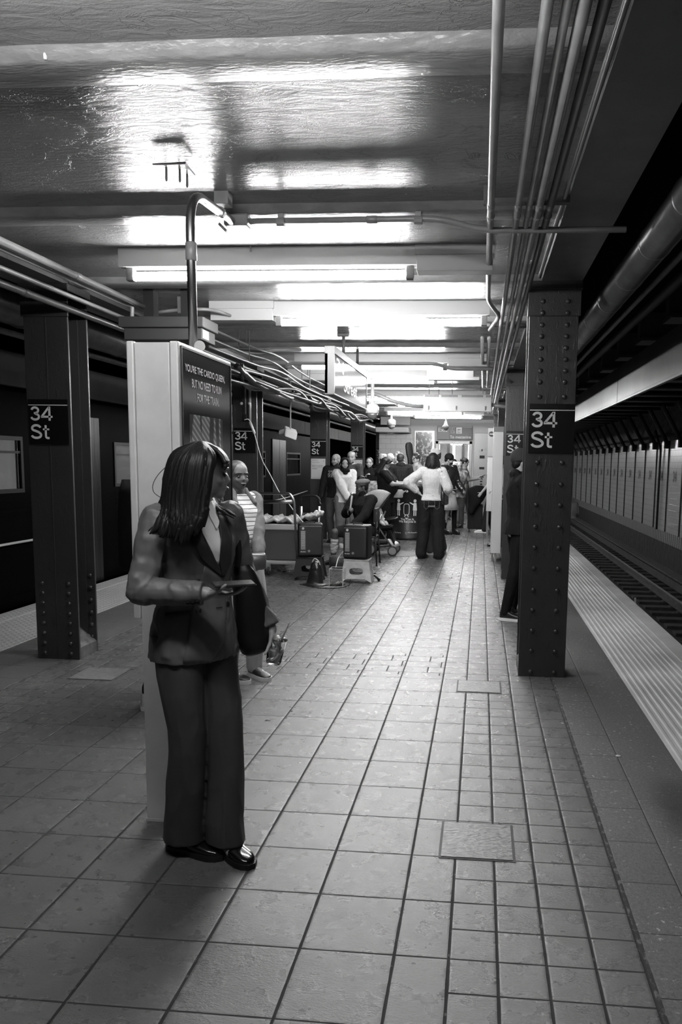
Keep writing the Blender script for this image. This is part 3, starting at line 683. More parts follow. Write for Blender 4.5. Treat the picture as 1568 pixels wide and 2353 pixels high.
# wall pilasters with their roof braces and the little name plates
pil = [19.3, 20.75, 21.5, 22.15, 23.65, 25.15, 26.7, 28.2, 29.7, 31.3, 32.9, 34.7, 36.3, 38.1, 40.1, 41.7, 43.3, 44.9, 46.5]
full = [19.3, 20.75, 22.15, 23.65, 25.15, 26.7, 28.2, 29.7, 31.3, 32.9, 34.7, 36.3, 38.1, 40.1, 41.7, 43.3, 44.9, 46.5]
M_iron = mat('wall_iron', .018, .6)
for k, y0 in enumerate([13.2, 14.7, 16.3, 17.8]+full):
    e = empty('wall_post', (4.78, y0, -.13), 'thin black iron post on the white tiled tunnel wall with a slanted roof brace', 'post', 'iron posts on the right tunnel wall')
    bm = B(); box(bm, (4.77, y0-.022, -.13), (4.80, y0+.022, 2.2)); obj('post', bm, M_iron, e)
    bm = B(); sweep(bm, [(4.74, y0, 2.12), (4.25, y0, 2.98)], .055, 6); obj('brace', bm, M_iron, e)
    bm = B(); box(bm, (4.66, y0-.06, 2.0), (4.80, y0+.06, 2.2)); obj('shoe_plate', bm, M_iron, e)
    e = empty('wall_name_plate', (4.79, y0+.75, 1.3), 'small dark 34 plate set in the white tiles of the right tunnel wall', 'name plate', 'small plates on the right tunnel wall')
    bm = B(); text_bm(bm, '34', (4.793, y0+.92, 1.16), (0, -1, 0), (0, 0, 1), .34, .27, .05); obj('lettering', bm, M_iron, e)
pipe('wall_pipe', [(4.74, 21.5, -.13), (4.74, 21.5, 2.0), (4.6, 21.6, 2.5)], .03, M_iron, 'black vertical pipe on the right tunnel wall between two posts', 'pipe')
pipe('tunnel_lamp_pipe', [(4.7, 12, 2.34), (4.7, 60, 2.34)], .03, M_iron, 'black pipe running along the top of the white tiled tunnel wall', 'pipe')
bm = B(); box(bm, (2.96, 14.95, -1.33), (2.99, 15.0, -.93)); tag(obj('track_marker', bm, M_letter), 'thin white upright marker between the ties of the right track', 'marker')
# platforms lamps continue beyond the end wall (out of sight) and light the tunnel wall
bm = B(); box(bm, (-3.05, YF+.2, HC), (.39, 46, HC+.2)); tag(obj('ceiling', bm, M_ceil), kind='structure')
bm = B(); box(bm, (-4.67, 29.6, -.22), (1.77, 46, 0)); tag(obj('floor', bm, M_floor), kind='structure')
for k in range(6):
    Y = 25.2+3.3*k; e = empty('fluorescent_fixture', (-.5, Y, HC), 'fluorescent fixture beyond the end wall, out of view', 'ceiling light', 'fluorescent fixtures beyond the end wall')
    bm = B(); box(bm, (-1.7, Y-.05, 2.745), (.1, Y+.05, HC)); obj('housing', bm, M_white, e)
    bm = B(); sweep(bm, [(-1.68, Y, 2.69), (.08, Y, 2.69)], .03, 10); obj('tube', bm, M_tube, e, True)

# ================================================================== LEFT TRAIN
e = empty('subway_train', (-6.2, 14, -1.3), 'dark subway train standing at the left platform with lit windows', 'train')
M_tr = mat('train_steel', .0015, .5, .0, .012, bump=.2, bscale=3, bdist=.02, stretch=(1, 1, .4), var=.4, vscale=3); XT = -4.80
M_trin = mat('train_interior', .5, .6); M_trlight = mat('train_light', .9, .5, emit=5.0)
wins = [(6.1, 7.85), (10.0, 11.6), (13.4, 14.2), (15.8, 17.2), (19.2, 20.6)]
zs = (1.22, 1.72)
bm = B(); ys = [1.0]+[v for w_ in wins for v in w_]+[24.0]
box(bm, (XT-.06, 1.0, -1.1), (XT, 24, zs[0])); box(bm, (XT-.06, 1.0, zs[1]), (XT, 24, 2.25))
for i in range(0, len(ys), 2): box(bm, (XT-.06, ys[i], zs[0]), (XT, ys[i+1], zs[1]))
for zz in (.02, .10, .92, .97, 1.02, 1.07): box(bm, (XT, 1.0, zz), (XT+.008, 24, zz+.018))
box(bm, (XT-2.9, 1.0, 2.25), (XT-.03, 24, 2.5)); box(bm, (XT-2.9, 1, -1.1), (XT-2.84, 24, 2.25)); box(bm, (XT-2.9, 1.0, -1.1), (XT, 1.05, 2.4)); box(bm, (XT-2.9, 23.95, -1.1), (XT, 24, 2.4)); box(bm, (XT-2.9, 1, -.05), (XT, 24, 0))
obj('body', bm, M_tr, e)
bm = B(); box(bm, (XT-2.83, 1.1, 0), (XT-2.78, 23.9, 2.2)); box(bm, (XT-2.8, 1.1, 2.16), (XT-.07, 23.9, 2.22)); obj('interior_lining', bm, M_trin, e)
bm = B(); box(bm, (XT-1.0, 1.3, 2.10), (XT-.85, 23.7, 2.15)); obj('interior_lamp', bm, M_trlight, e)
M_glass = mat('tinted_glass', .45, .06, trans=.95)
for y0, y1 in wins:
    bm = B(); box(bm, (XT-.035, y0, zs[0]), (XT-.025, y1, zs[1])); o = obj('window_pane', bm, M_glass, e)
    bm = B(); box(bm, (XT, y0-.04, zs[0]-.04), (XT+.012, y1+.04, zs[0])); box(bm, (XT, y0-.04, zs[1]), (XT+.012, y1+.04, zs[1]+.04)); box(bm, (XT, y0-.04, zs[0]), (XT+.012, y0, zs[1])); box(bm, (XT, y1, zs[0]), (XT+.012, y1+.04, zs[1])); box(bm, (XT-.02, y0, 1.585), (XT+.005, y1, 1.61)); obj('window_frame', bm, M_black, e)
for y0 in (8.3, 11.9, 14.6, 17.8):
    bm = B(); box(bm, (XT-.01, y0, 0), (XT+.022, y0+.62, 2.05), .01); obj('door_leaf', bm, mat('door_steel', .008, .35, .0, .15, bump=.35, bscale=2.5, bdist=.03, stretch=(1, 3, .5)), e)
    bm = B(); box(bm, (XT-.01, y0+.63, 0), (XT+.022, y0+1.25, 2.05), .01); obj('door_leaf', bm, MATS['door_steel'], e)
pipe('rub_strip', [(XT+.036, 1.2, .67), (XT+.036, 8.2, .67)], .013, M_letter, 'thin white strip along the side of the dark train at waist height', 'strip')

# ================================================================== ADVERTISING KIOSK (near)
e = empty('advertising_kiosk', (-1.31, 3.45, 0), 'tall brushed-metal advertising kiosk with a poster case, behind the woman in the suit', 'kiosk')
KX0, KX1, KY0, KY1, KT = -1.397, -1.252, 3.10, 3.80, 2.018
bm = B(); box(bm, (KX0, KY0+.004, 0), (KX1, KY1, KT-.005), .004); obj('body', bm, M_alu, e)
bm = B(); box(bm, (KX0-.003, KY0+.002, .0), (KX1+.003, KY1+.003, .012)); obj('base_plate', bm, M_alu, e)
def case(x0, x1, face):
    c = empty('poster_case', (x0, KY0, .887)); c.parent = e; c.matrix_parent_inverse = pmat(e).inverted()
    bm = B(); box(bm, (x0, KY0, .887), (x1, KY1-.03, KT), .008); obj('frame', bm, M_alu, c)
    return c
bm = B(); box(bm, (-1.429, KY0, .887), (-1.399, KY1-.03, KT), .006); obj('rear_case', bm, M_alu, e)
bm = B(); box(bm, (-1.250, KY0, .887), (-1.214, KY1-.03, KT), .006); obj('poster_case', bm, M_alu, e)
Fx = -1.2128; Y0, Y1 = KY0+.035, KY1-.05; Z0, Z1 = .92, KT-.022; W = Y1-Y0; H = Z1-Z0
M_post, b_ = newmat('poster_print'); x, y, z, pos = xyz()
pic = between(y, Y0+.12*W, Y0+.80*W)*between(z, Z0+.02, Z1-.24*H)
f1 = frac(S.m('MULTIPLY', z+y*.55, 34)); herr = f1.lt(.4)
cols_ = noise(pos, 14, 2, .5, (1, 1, .15)); sky = cl(cols_, .45, .5); fig = cl(noise(pos, 9, 4), .5, .54)
plug(.022*(1-pic)+pic*((.10+.32*herr*sky)+.16*sky-.12*fig*(z.lt(Z1-.42*H))), b_.inputs['Base Color'])
b_.inputs['Roughness'].default_value = .12; b_.inputs['Specular IOR Level'].default_value = .9
bm = B(); box(bm, (Fx-.002, Y0, Z0), (Fx, Y1, Z1)); pf = obj('poster', bm, M_post, e)
bm = B()
for x_, a_ in ((Y0-.008, Y0), (Y1, Y1+.008)): box(bm, (Fx-.002, x_, Z0-.008), (Fx+.003, a_, Z1+.008))
box(bm, (Fx-.002, Y0, Z1), (Fx+.003, Y1, Z1+.008)); box(bm, (Fx-.002, Y0, Z0-.008), (Fx+.003, Y1, Z0)); obj('gasket', bm, M_black, e)
M_ptxt = mat('poster_letters', .7, .3)
for s, zc, wa, wb in (("YOU'RE THE CARDIO QUEEN,", Z1-.069*H, .05, .86), ("BUT NO NEED TO RUN", Z1-.120*H, .17, .78), ("FOR THE TRAIN.", Z1-.171*H, .27, .72)):
    bm = B(); text_bm(bm, s, (Fx+.0005, Y0+wa*W, zc-.018), (0, 1, 0), (0, 0, 1), (wb-wa)*W, .036, .02); obj('slogan_line', bm, M_ptxt, e)
# ------------------------------------------------------------------ far kiosk and panel at the right
e = empty('advertising_kiosk', (.27, 12.9, 0), 'white advertising kiosk seen edge-on just left of the second right column', 'kiosk')
bm = B(); box(bm, (.19, 12.5, .13), (.345, 13.3, 2.05), .01); obj('body', bm, mat('kiosk_white', .55, .35, bump=.05, bscale=20), e)
bm = B(); box(bm, (.185, 12.5, 2.05), (.35, 13.3, 2.13), .004); obj('top_cap', bm, M_grey, e)
for X in (.20, .25): bm = B(); box(bm, (X, 12.55, 0), (X+.03, 12.62, .13)); obj('foot', bm, M_grey, e)
e = empty('map_panel', (.22, 16.5, 0), 'tall metal map panel with a round dark emblem, beyond the white kiosk', 'map panel')
bm = B(); box(bm, (.13, 16.5, .56), (.34, 16.58, 2.28), .01); obj('panel', bm, M_white, e)
bm = B(); box(bm, (.13, 16.485, 1.7), (.27, 16.5, 2.28)); obj('header', bm, mat('header_grey', .33, .4), e)
bm = B(); lathe(bm, (.20, 16.485, 2.16), [(.055, 0), (.055, .006)], 24, (0, -1, 0)); obj('emblem', bm, mat('emblem_dark', .03, .4), e)
bm = B(); text_bm(bm, 'mta', (.16, 16.477, 2.145), (1, 0, 0), (0, 0, 1), .08, .03, .03); obj('lettering', bm, M_letter, e)
for X in (.12, .28): bm = B(); box(bm, (X+.02, 16.51, 0), (X+.06, 16.56, .56)); obj('leg', bm, M_grey, e)
# ------------------------------------------------------------------ the lift
e = empty('elevator', (-.8, YF, 0), 'elevator entrance with a steel frame and glass doors in the end wall', 'elevator')
bm = B(); box(bm, (-1.36, YF-.05, 0), (-1.28, YF+.2, 2.2), .004); box(bm, (-.36, YF-.05, 0), (-.28, YF+.2, 2.2), .004); box(bm, (-1.36, YF-.05, 2.12), (-.28, YF+.2, 2.2), .004); obj('door_frame', bm, mat('panel_steel', .26, .4, .5), e)
M_gl2 = mat('lift_glass', .6, .05, trans=.9)
for x0 in (-1.27, -.81):
    bm = B(); box(bm, (x0, YF+.06, .05), (x0+.44, YF+.075, 2.10)); d = obj('door_leaf', bm, M_gl2, e)
    bm = B()
    for a in (x0, x0+.41): box(bm, (a, YF+.04, .02), (a+.035, YF+.09, 2.12))
    obj('stile', bm, M_steel, e)
bm = B(); box(bm, (-1.36, YF+1.6, 0), (-.28, YF+1.7, 2.3)); box(bm, (-1.4, YF+.2, 2.15), (-.2, YF+1.7, 2.25)); box(bm, (-1.42, YF+.2, 0), (-1.36, YF+1.7, 2.2)); box(bm, (-.28, YF+.2, 0), (-.22, YF+1.7, 2.2)); obj('cab', bm, M_trin, e)
for X in (-1.05, -.62): bm = B(); box(bm, (X, YF+1.52, 0), (X+.06, YF+1.6, 2.2)); obj('cab_post', bm, mat('dk_post', .08, .4), e)
bm = B(); box(bm, (-.95, YF+.7, 2.12), (-.6, YF+1.2, 2.15)); obj('cab_lamp', bm, mat('cab_light', .9, .5, emit=8), e)
bm = B(); box(bm, (-.23, YF-.03, .25), (.20, YF, 2.45), .01); e = empty('call_panel', (0, YF, .25), 'tall stainless elevator call panel beside the lift door', 'call panel'); obj('plate', bm, mat('panel_steel', .26, .4, .5, var=.3, vscale=3), e)
bm = B(); box(bm, (-.06, YF-.04, 1.9), (.10, YF-.03, 2.0)); obj('arrow_sign', bm, M_letter, e)
bm = B(); V = [bm.verts.new(v) for v in ((.02, YF-.042, 1.98), (-.02, YF-.042, 1.94), (.06, YF-.042, 1.94))]; bm.faces.new(V); box(bm, (.01, YF-.042, 1.91), (.03, YF-.0405, 1.945)); obj('arrow', bm, M_black, e)
for z0, z1 in ((1.70, 1.79), (1.38, 1.45), (1.0, 1.04), (.92, .96)):
    bm = B(); box(bm, (-.05 if z1-z0 > .05 else -.02, YF-.04, z0), (.10 if z1-z0 > .05 else .05, YF-.03, z1)); obj('button_field', bm, M_black, e)
e = empty('exit_sign', (-.8, YF, 2.24), 'sign reading Exit and To mezzanine with wheelchair and elevator symbols over the lift door', 'sign')
bm = B(); box(bm, (-1.32, YF-.10, 2.24), (-.28, YF-.06, 2.64), .003); obj('panel', bm, mat('sign_dark', .02, .4), e)
bm = B(); box(bm, (-1.31, YF-.104, 2.25), (-.97, YF-.10, 2.61)); obj('exit_field', bm, mat('sign_red', .11, .4), e)
bm = B(); box(bm, (-1.31, YF-.103, 2.612), (-.29, YF-.10, 2.622)); obj('stripe', bm, M_letter, e)
bm = B(); text_bm(bm, 'Exit', (-1.29, YF-.105, 2.47), (1, 0, 0), (0, 0, 1), .27, .12, .02); obj('exit_word', bm, M_letter, e)
bm = B(); text_bm(bm, 'To mezzanine', (-.94, YF-.105, 2.28), (1, 0, 0), (0, 0, 1), .62, .085, .03); obj('mezzanine_words', bm, M_letter, e)
bm = B(); box(bm, (-.95, YF-.104, 2.42), (-.79, YF-.10, 2.60)); obj('wheelchair_field', bm, M_grey, e)
bm = B(); q = YF-.107; lathe(bm, (-.875, q, 2.575), [(.014, 0), (.014, .002)], 12, (0, -1, 0)); sweep(bm, [(-.875, q, 2.55), (-.872, q, 2.50), (-.835, q, 2.50), (-.82, q, 2.455), (-.80, q, 2.46)], .008, 6); sweep(bm, [Vector((-.868+.042*math.cos(t), q, 2.475+.042*math.sin(t))) for t in [2.2+.35*k for k in range(12)]], .006, 6); obj('wheelchair_symbol', bm, M_letter, e)
bm = B(); box(bm, (-.76, YF-.105, 2.42), (-.59, YF-.10, 2.60), .004); obj('elevator_symbol', bm, M_letter, e)
bm = B(); box(bm, (-.72, q, 2.44), (-.63, q+.001, 2.55)); obj('elevator_symbol_door', bm, MATS['sign_dark'], e)
bm = B(); [box(bm, (X, q-.002, 2.45), (X+.02, q-.001, 2.53)) for X in (-.71, -.68, -.655)]; obj('elevator_symbol_figures', bm, M_letter, e)
e = empty('framed_map', (-1.68, YF, 1.0), 'framed display case with a dark patterned map on the end wall', 'map case')
bm = B(); box(bm, (-2.0, YF-.05, .9), (-1.40, YF, 2.5), .006); obj('frame', bm, M_steel, e)
M_map, b_ = newmat('map_print'); x, y, z, pos = xyz(); plug(.06+.5*cl(noise(pos, 9, 6, .7, (1, 1, .6)), .5, .56), b_.inputs['Base Color']); b_.inputs['Roughness'].default_value = .2
bm = B(); box(bm, (-1.96, YF-.055, .95), (-1.46, YF-.05, 2.46)); obj('map', bm, M_map, e)
# ------------------------------------------------------------------ hanging street sign
e = empty('hanging_sign', (-1.44, 8.2, 2.4), 'double-faced platform sign hanging lengthwise from two rods, washed out by glare', 'sign')
SX = -1.40; a0, a1 = 7.42, 9.55; z0, z1 = 2.19, 2.585
bm = B(); box(bm, (SX-.09, a0, z1-.03), (SX+.01, a1, z1+.04), .004); box(bm, (SX-.085, a0, z0), (SX-.06, a0+.03, z1-.03)); box(bm, (SX-.085, a0, z0-.01), (SX+.005, a0+.02, z1-.02)); box(bm, (SX-.085, a1-.02, z0), (SX+.005, a1, z1)); box(bm, (SX-.085, a0, z0-.012), (SX+.005, a1, z0)); obj('frame', bm, mat('sign_frame', .12, .4), e)
bm = B(); box(bm, (SX-.01, a0+.02, z0), (SX, a1-.02, z1-.03)); obj('panel', bm, mat('sign_gloss', .03, .1, spec=.6), e)
M_sl = mat('sign_letters', .5, .25)
bm = B(); text_bm(bm, '34', (SX+.0005, a0+.12, z1-.17), (0, 1, 0), (0, 0, 1), .45, .12, .02); obj('number_line', bm, M_sl, e)
bm = B(); text_bm(bm, 'Street', (SX+.0005, a0+.55, z0+.06), (0, 1, 0), (0, 0, 1), .85, .14, .02); obj('street_line', bm, M_sl, e)
for X, Y in ((-1.448, 8.21), (-1.447, 9.13)):
    bm = B(); sweep(bm, [(X, Y, z1+.02), (X, Y, HC)], .016, 10); obj('rod', bm, M_pipedk, e, True)
    bm = B(); box(bm, (X-.06, Y-.05, HC-.035), (X+.06, Y+.05, HC), .01); obj('rod_plate', bm, M_pipedk, e)
# ------------------------------------------------------------------ radiant heater, cameras, pendant
e = empty('overhead_heater', (-.3, 13, 2.4), 'white vented radiant heater unit hanging across the platform at the right', 'heater')
bm = B(); box(bm, (-.96, 12.9, 2.40), (.145, 13.3, 2.655), .01); box(bm, (-.96, 12.88, 2.385), (.145, 12.92, 2.42)); obj('casing', bm, M_white, e)
bm = B()
for k in range(52):
    if 10 < k < 13 or 25 < k < 29 or k > 45 and k < 48: continue
    X = -.93+k*.0205; box(bm, (X, 12.897, 2.61), (X+.009, 12.90, 2.645))
tag(obj('vent_slots', bm, M_black, e), kind=None)
for X in (-.87, -.42, .05): bm = B(); box(bm, (X-.012, 12.88, 2.40), (X+.012, 12.90, 2.47), .002); obj('latch', bm, M_grey, e)
for X in (-.88, -.72, -.5, .0): bm = B(); sweep(bm, [(X, 13.1, 2.65), (X, 13.1, HC)], .006, 6); obj('hanger_rod', bm, M_grey, e)
pipe('flexible_conduit', [(-2.1, 12.8, 2.62), (-1.75, 12.8, 2.66), (-1.5, 12.8, 2.55), (-1.2, 12.9, 2.47), (-.97, 13.0, 2.47)], .03, M_pipe, 'fat flexible conduit drooping into the left end of the overhead heater', 'conduit', 12, .15)
pipe('feed_pipe', [(.15, 13.0, 2.50), (.5, 13.1, 2.46)], .028, M_pipe, 'short pipe between the overhead heater and the right columns', 'pipe')
bm = B(); box(bm, (-.72, 10.2, 2.62), (-.12, 10.5, 2.82), .01); box(bm, (-.78, 10.15, 2.60), (-.05, 10.2, 2.64)); tag(obj('junction_cabinet', bm, M_white), 'white boxy cabinet under the ceiling right of the third fixture', 'cabinet')
def dome(p, s, label, m1, drop):
    drop = HC-p.z
    e = empty('dome_camera', p, label, 'camera'); bm = B(); lathe(bm, p, [(.03*s, drop), (.03*s, .10*s), (.085*s, .08*s), (.105*s, .05*s), (.105*s, -.05*s), (.09*s, -.055*s)], 20); obj('housing', bm, m1, e, True)
    bm = B(); lathe(bm, p, [(.085*s, -.05*s), (.082*s, -.09*s), (.06*s, -.125*s), (.03*s, -.145*s), (.004, -.15*s)], 20); obj('bubble', bm, mat('dome_glass', .1, .08, spec=.9), e, True)
dome(onY(856, 942, 12.5), 1.0, 'white dome security camera hanging below the far end of the hanging sign', M_white, .22)
dome(onY(900, 972, 19), 1.0, 'grey dome security camera farther back beyond the hanging sign', M_grey, .12)
p = onY(1025, 980, 16); e = empty('pendant_sensor', p, 'dark bulb-shaped pendant hanging in front of the Exit sign', 'pendant'); bm = B(); lathe(bm, p, [(.012, HC-p.z), (.012, .12), (.03, .08), (.045, .03), (.07, 0), (.05, -.05), (.02, -.08)], 16); obj('body', bm, M_pipedk, e, True)
# service sign and floodlight over the left track
e = empty('service_sign', (-4.4, 13.6, 2.3), 'grey sign with rows of white lettering over the left platform edge', 'sign')
bm = B(); box(bm, (-4.42, 12.35, 2.05), (-4.36, 14.9, 2.50), .004); obj('panel', bm, mat('sign_midgrey', .12, .3), e)
for Y in (12.7, 14.5): bm = B(); box(bm, (-4.41, Y, 2.5), (-4.37, Y+.05, 3.41)); obj('hanger', bm, M_pipedk, e)
bm = B()
for s, zz, y0, w_ in (('Downtown', 2.37, 12.42, .45), ('Queens', 2.24, 12.42, .4), ('& Brooklyn', 2.10, 12.42, .5)): text_bm(bm, s, (-4.359, y0, zz), (0, 1, 0), (0, 0, 1), w_, .08, .02)
obj('left_lettering', bm, M_letter, e)
bm = B()
for s, zz, w_ in (('Local to midtown', 2.37, 1.2), ('weekdays, Late nights', 2.24, 1.25), ('weekends express', 2.10, 1.2)): text_bm(bm, s, (-4.359, 13.4, zz), (0, 1, 0), (0, 0, 1), w_, .08, .02)
obj('right_lettering', bm, M_letter, e)
p = onY(668, 995, 12.2); e = empty('floodlight', p, 'small white floodlight hanging below the service sign on the left', 'floodlight')
bm = B(); obox(bm, p, (.8, .5, -.3), (-.3, .7, .4), (.2, -.1, 1), (.20, .12, .12), .01); obj('head', bm, M_white, e); bm = B(); obox(bm, p+Vector((-.12, 0, .02)), (1, 0, .3), (0, 1, 0), (0, 0, 1), (.12, .1, .07), .01); obj('knuckle', bm, M_grey, e); bm = B(); sweep(bm, [p, Vector((p.x, p.y, 3.41))], .012, 8); obj('stem', bm, M_grey, e)
# conduits and the long cable on the second left column
e = empty('column_conduit', (-3.15, 10.5, 2.2), 'pair of short conduits with an outlet box on the second left column', 'conduit')
for X, z0, w_ in ((-3.20, 2.13, .014), (-3.135, 2.02, .018)):
    bm = B(); sweep(bm, [(X, 10.53, z0), (X, 10.53, 2.55)], w_, 8); obj('tube', bm, M_pipe if w_ > .015 else M_pipedk, e, True)
bm = B(); box(bm, (-3.225, 10.49, 2.08), (-3.175, 10.55, 2.17), .005); obj('outlet_box', bm, M_black, e)
for X in (-3.25, -3.14): bm = B(); lathe(bm, (X, 10.53, 2.31), [(.02, 0), (.02, .02), (.012, .028)], 12, (0, -1, 0)); obj('cap_nut', bm, M_letter, e, True)
P = [(569, 947), (573, 965), (583, 990), (590, 1015), (597, 1040), (605, 1062), (618, 1085), (632, 1112), (645, 1135), (662, 1155), (680, 1180), (705, 1210)]
pts = [onY(x_, y_, 10.5-.012*i) for i, (x_, y_) in enumerate(P)]; pts[0] = Vector((-3.2, 10.48, 2.09))
e = empty('power_cable', pts[5], 'long white power cable with inline plug hanging from the second left column', 'cable')
bm = B(); sweep(bm, spline(pts, 5), .0055, 8); obj('cord', bm, M_letter, e, True)
bm = B(); a, b_ = pts[1], pts[2]; sweep(bm, [a+(b_-a)*.2, a+(b_-a)*1.25], .018, 8); obj('plug', bm, M_letter, e, True)
# ================================================================== PEOPLE
def skin(v): return mat('skin_%02d' % int(v*100), v, .42, spec=.45, bump=.08, bscale=70, bdist=.002, var=.05)
def cloth(name, v, rough=.85, wr=.5, sc_=9, st=(1, 1, .55), spec=.10, sheen=0, var=.12): return mat(name, v, rough, 0, spec, wr, sc_, .03, st, var, 14, detail=3)
def ik(a, c, l1, l2, pole):
    d = c-a; L = min(d.length, (l1+l2)*.999); L = max(L, abs(l1-l2)+.01); u = d.normalized(); c = a+u*L
    x = (l1*l1-l2*l2+L*L)/(2*L); h = math.sqrt(max(l1*l1-x*x, 0)); p = pole-u*pole.dot(u)
    p = p.normalized() if p.length > 1e-5 else frame_of(u)[0]
    return a+u*x+p*h, c
def hand(bm, w, d, n, s, curl=.5, side=1, spread=.15, fing=1.0):
    """palm from the wrist w along d, palm facing n; side +1 = thumb on d x n side"""
    d = d.normalized(); n = (n-d*n.dot(d)).normalized(); t = d.cross(n).normalized()*side
    R = Matrix((t, d, n)).transposed()
    ellipsoid(bm, w+d*.045*s, .036*s, .052*s, .0145*s, R, 14)
    tips = []
    for i, (o, L, a) in enumerate(((.027, .070, .5), (.009, .080, .1), (-.009, .074, -.2), (-.026, .058, -.6))):
        b0 = w+d*.082*s+t*o*s; dd = (d+t*spread*a*.6).normalized(); p = b0; ang = 0
        for k, fr in enumerate((.45, .32, .25)):
            ang += curl*(.55, .9, .6)[k]; q = p+(dd*math.cos(ang)+n*math.sin(ang))*L*fr*s
            capsule(bm, p, (.0085, .0078, .0070)[k]*s*fing, q, (.0078, .0070, .0062)[k]*s*fing, 8); p = q
        tips.append(p)
    b0 = w+d*.022*s+t*.022*s; p = b0
    for k, (fr, al) in enumerate(((.045, .25), (.032, .55), (.026, .8))):
        dd = (t*math.cos(al*1.1)*.8+d*.75+n*(.25+curl*.35*(k+.5))).normalized(); q = p+dd*fr*s
        capsule(bm, p, (.0125, .0100, .0085)[k]*s, q, (.0100, .0085, .0070)[k]*s, 8); p = q
    return tips
def shoe(name, heel, d, L, m_, parent, sole=None, h=.07, wdt=.042, sh=.028, col_r=.038):
    """a shoe from the heel point on the floor, pointing along d"""
    d = Vector((d.x, d.y, 0)).normalized(); s = Vector((0, 0, 1)).cross(d); up = Vector((0, 0, 1)); e = None
    prof = [(0, .5, h*1.15), (.05, .78, h*1.35), (.15, .82, h*1.5), (.3, .82, h*1.35), (.45, .88, h*.95), (.62, 1.0, h*.78), (.8, .98, h*.66), (.92, .72, h*.52), (1.0, .25, h*.36)]
    rings = []
    for f, w_, hh in prof:
        c = heel+d*L*f+up*(sh+hh)/2; rr = ring(c, s, up, wdt*w_, max(hh-sh*.3, .01)/2, 18, 2.6); rings.append(rr)
    bm = B(); loft(bm, rings); o = obj(name, bm, m_, parent, True)
    so = B(); rg = [(-.02, .55), (.05, .86), (.2, .88), (.4, .86), (.6, 1.04), (.8, 1.06), (.93, .82), (1.02, .32)]
    loft(so, [[heel+d*L*f+s*wdt*1.07*w_*a+up*z for a, z in ((-1, 0), (1, 0), (1.02, sh*.6), (.98, sh), (-.98, sh), (-1.02, sh*.6))] for f, w_ in rg])
    q = obj('sole', so, sole or m_, o); q.matrix_parent_inverse = Matrix.Identity(4); smooth_angle(q, 40); return o

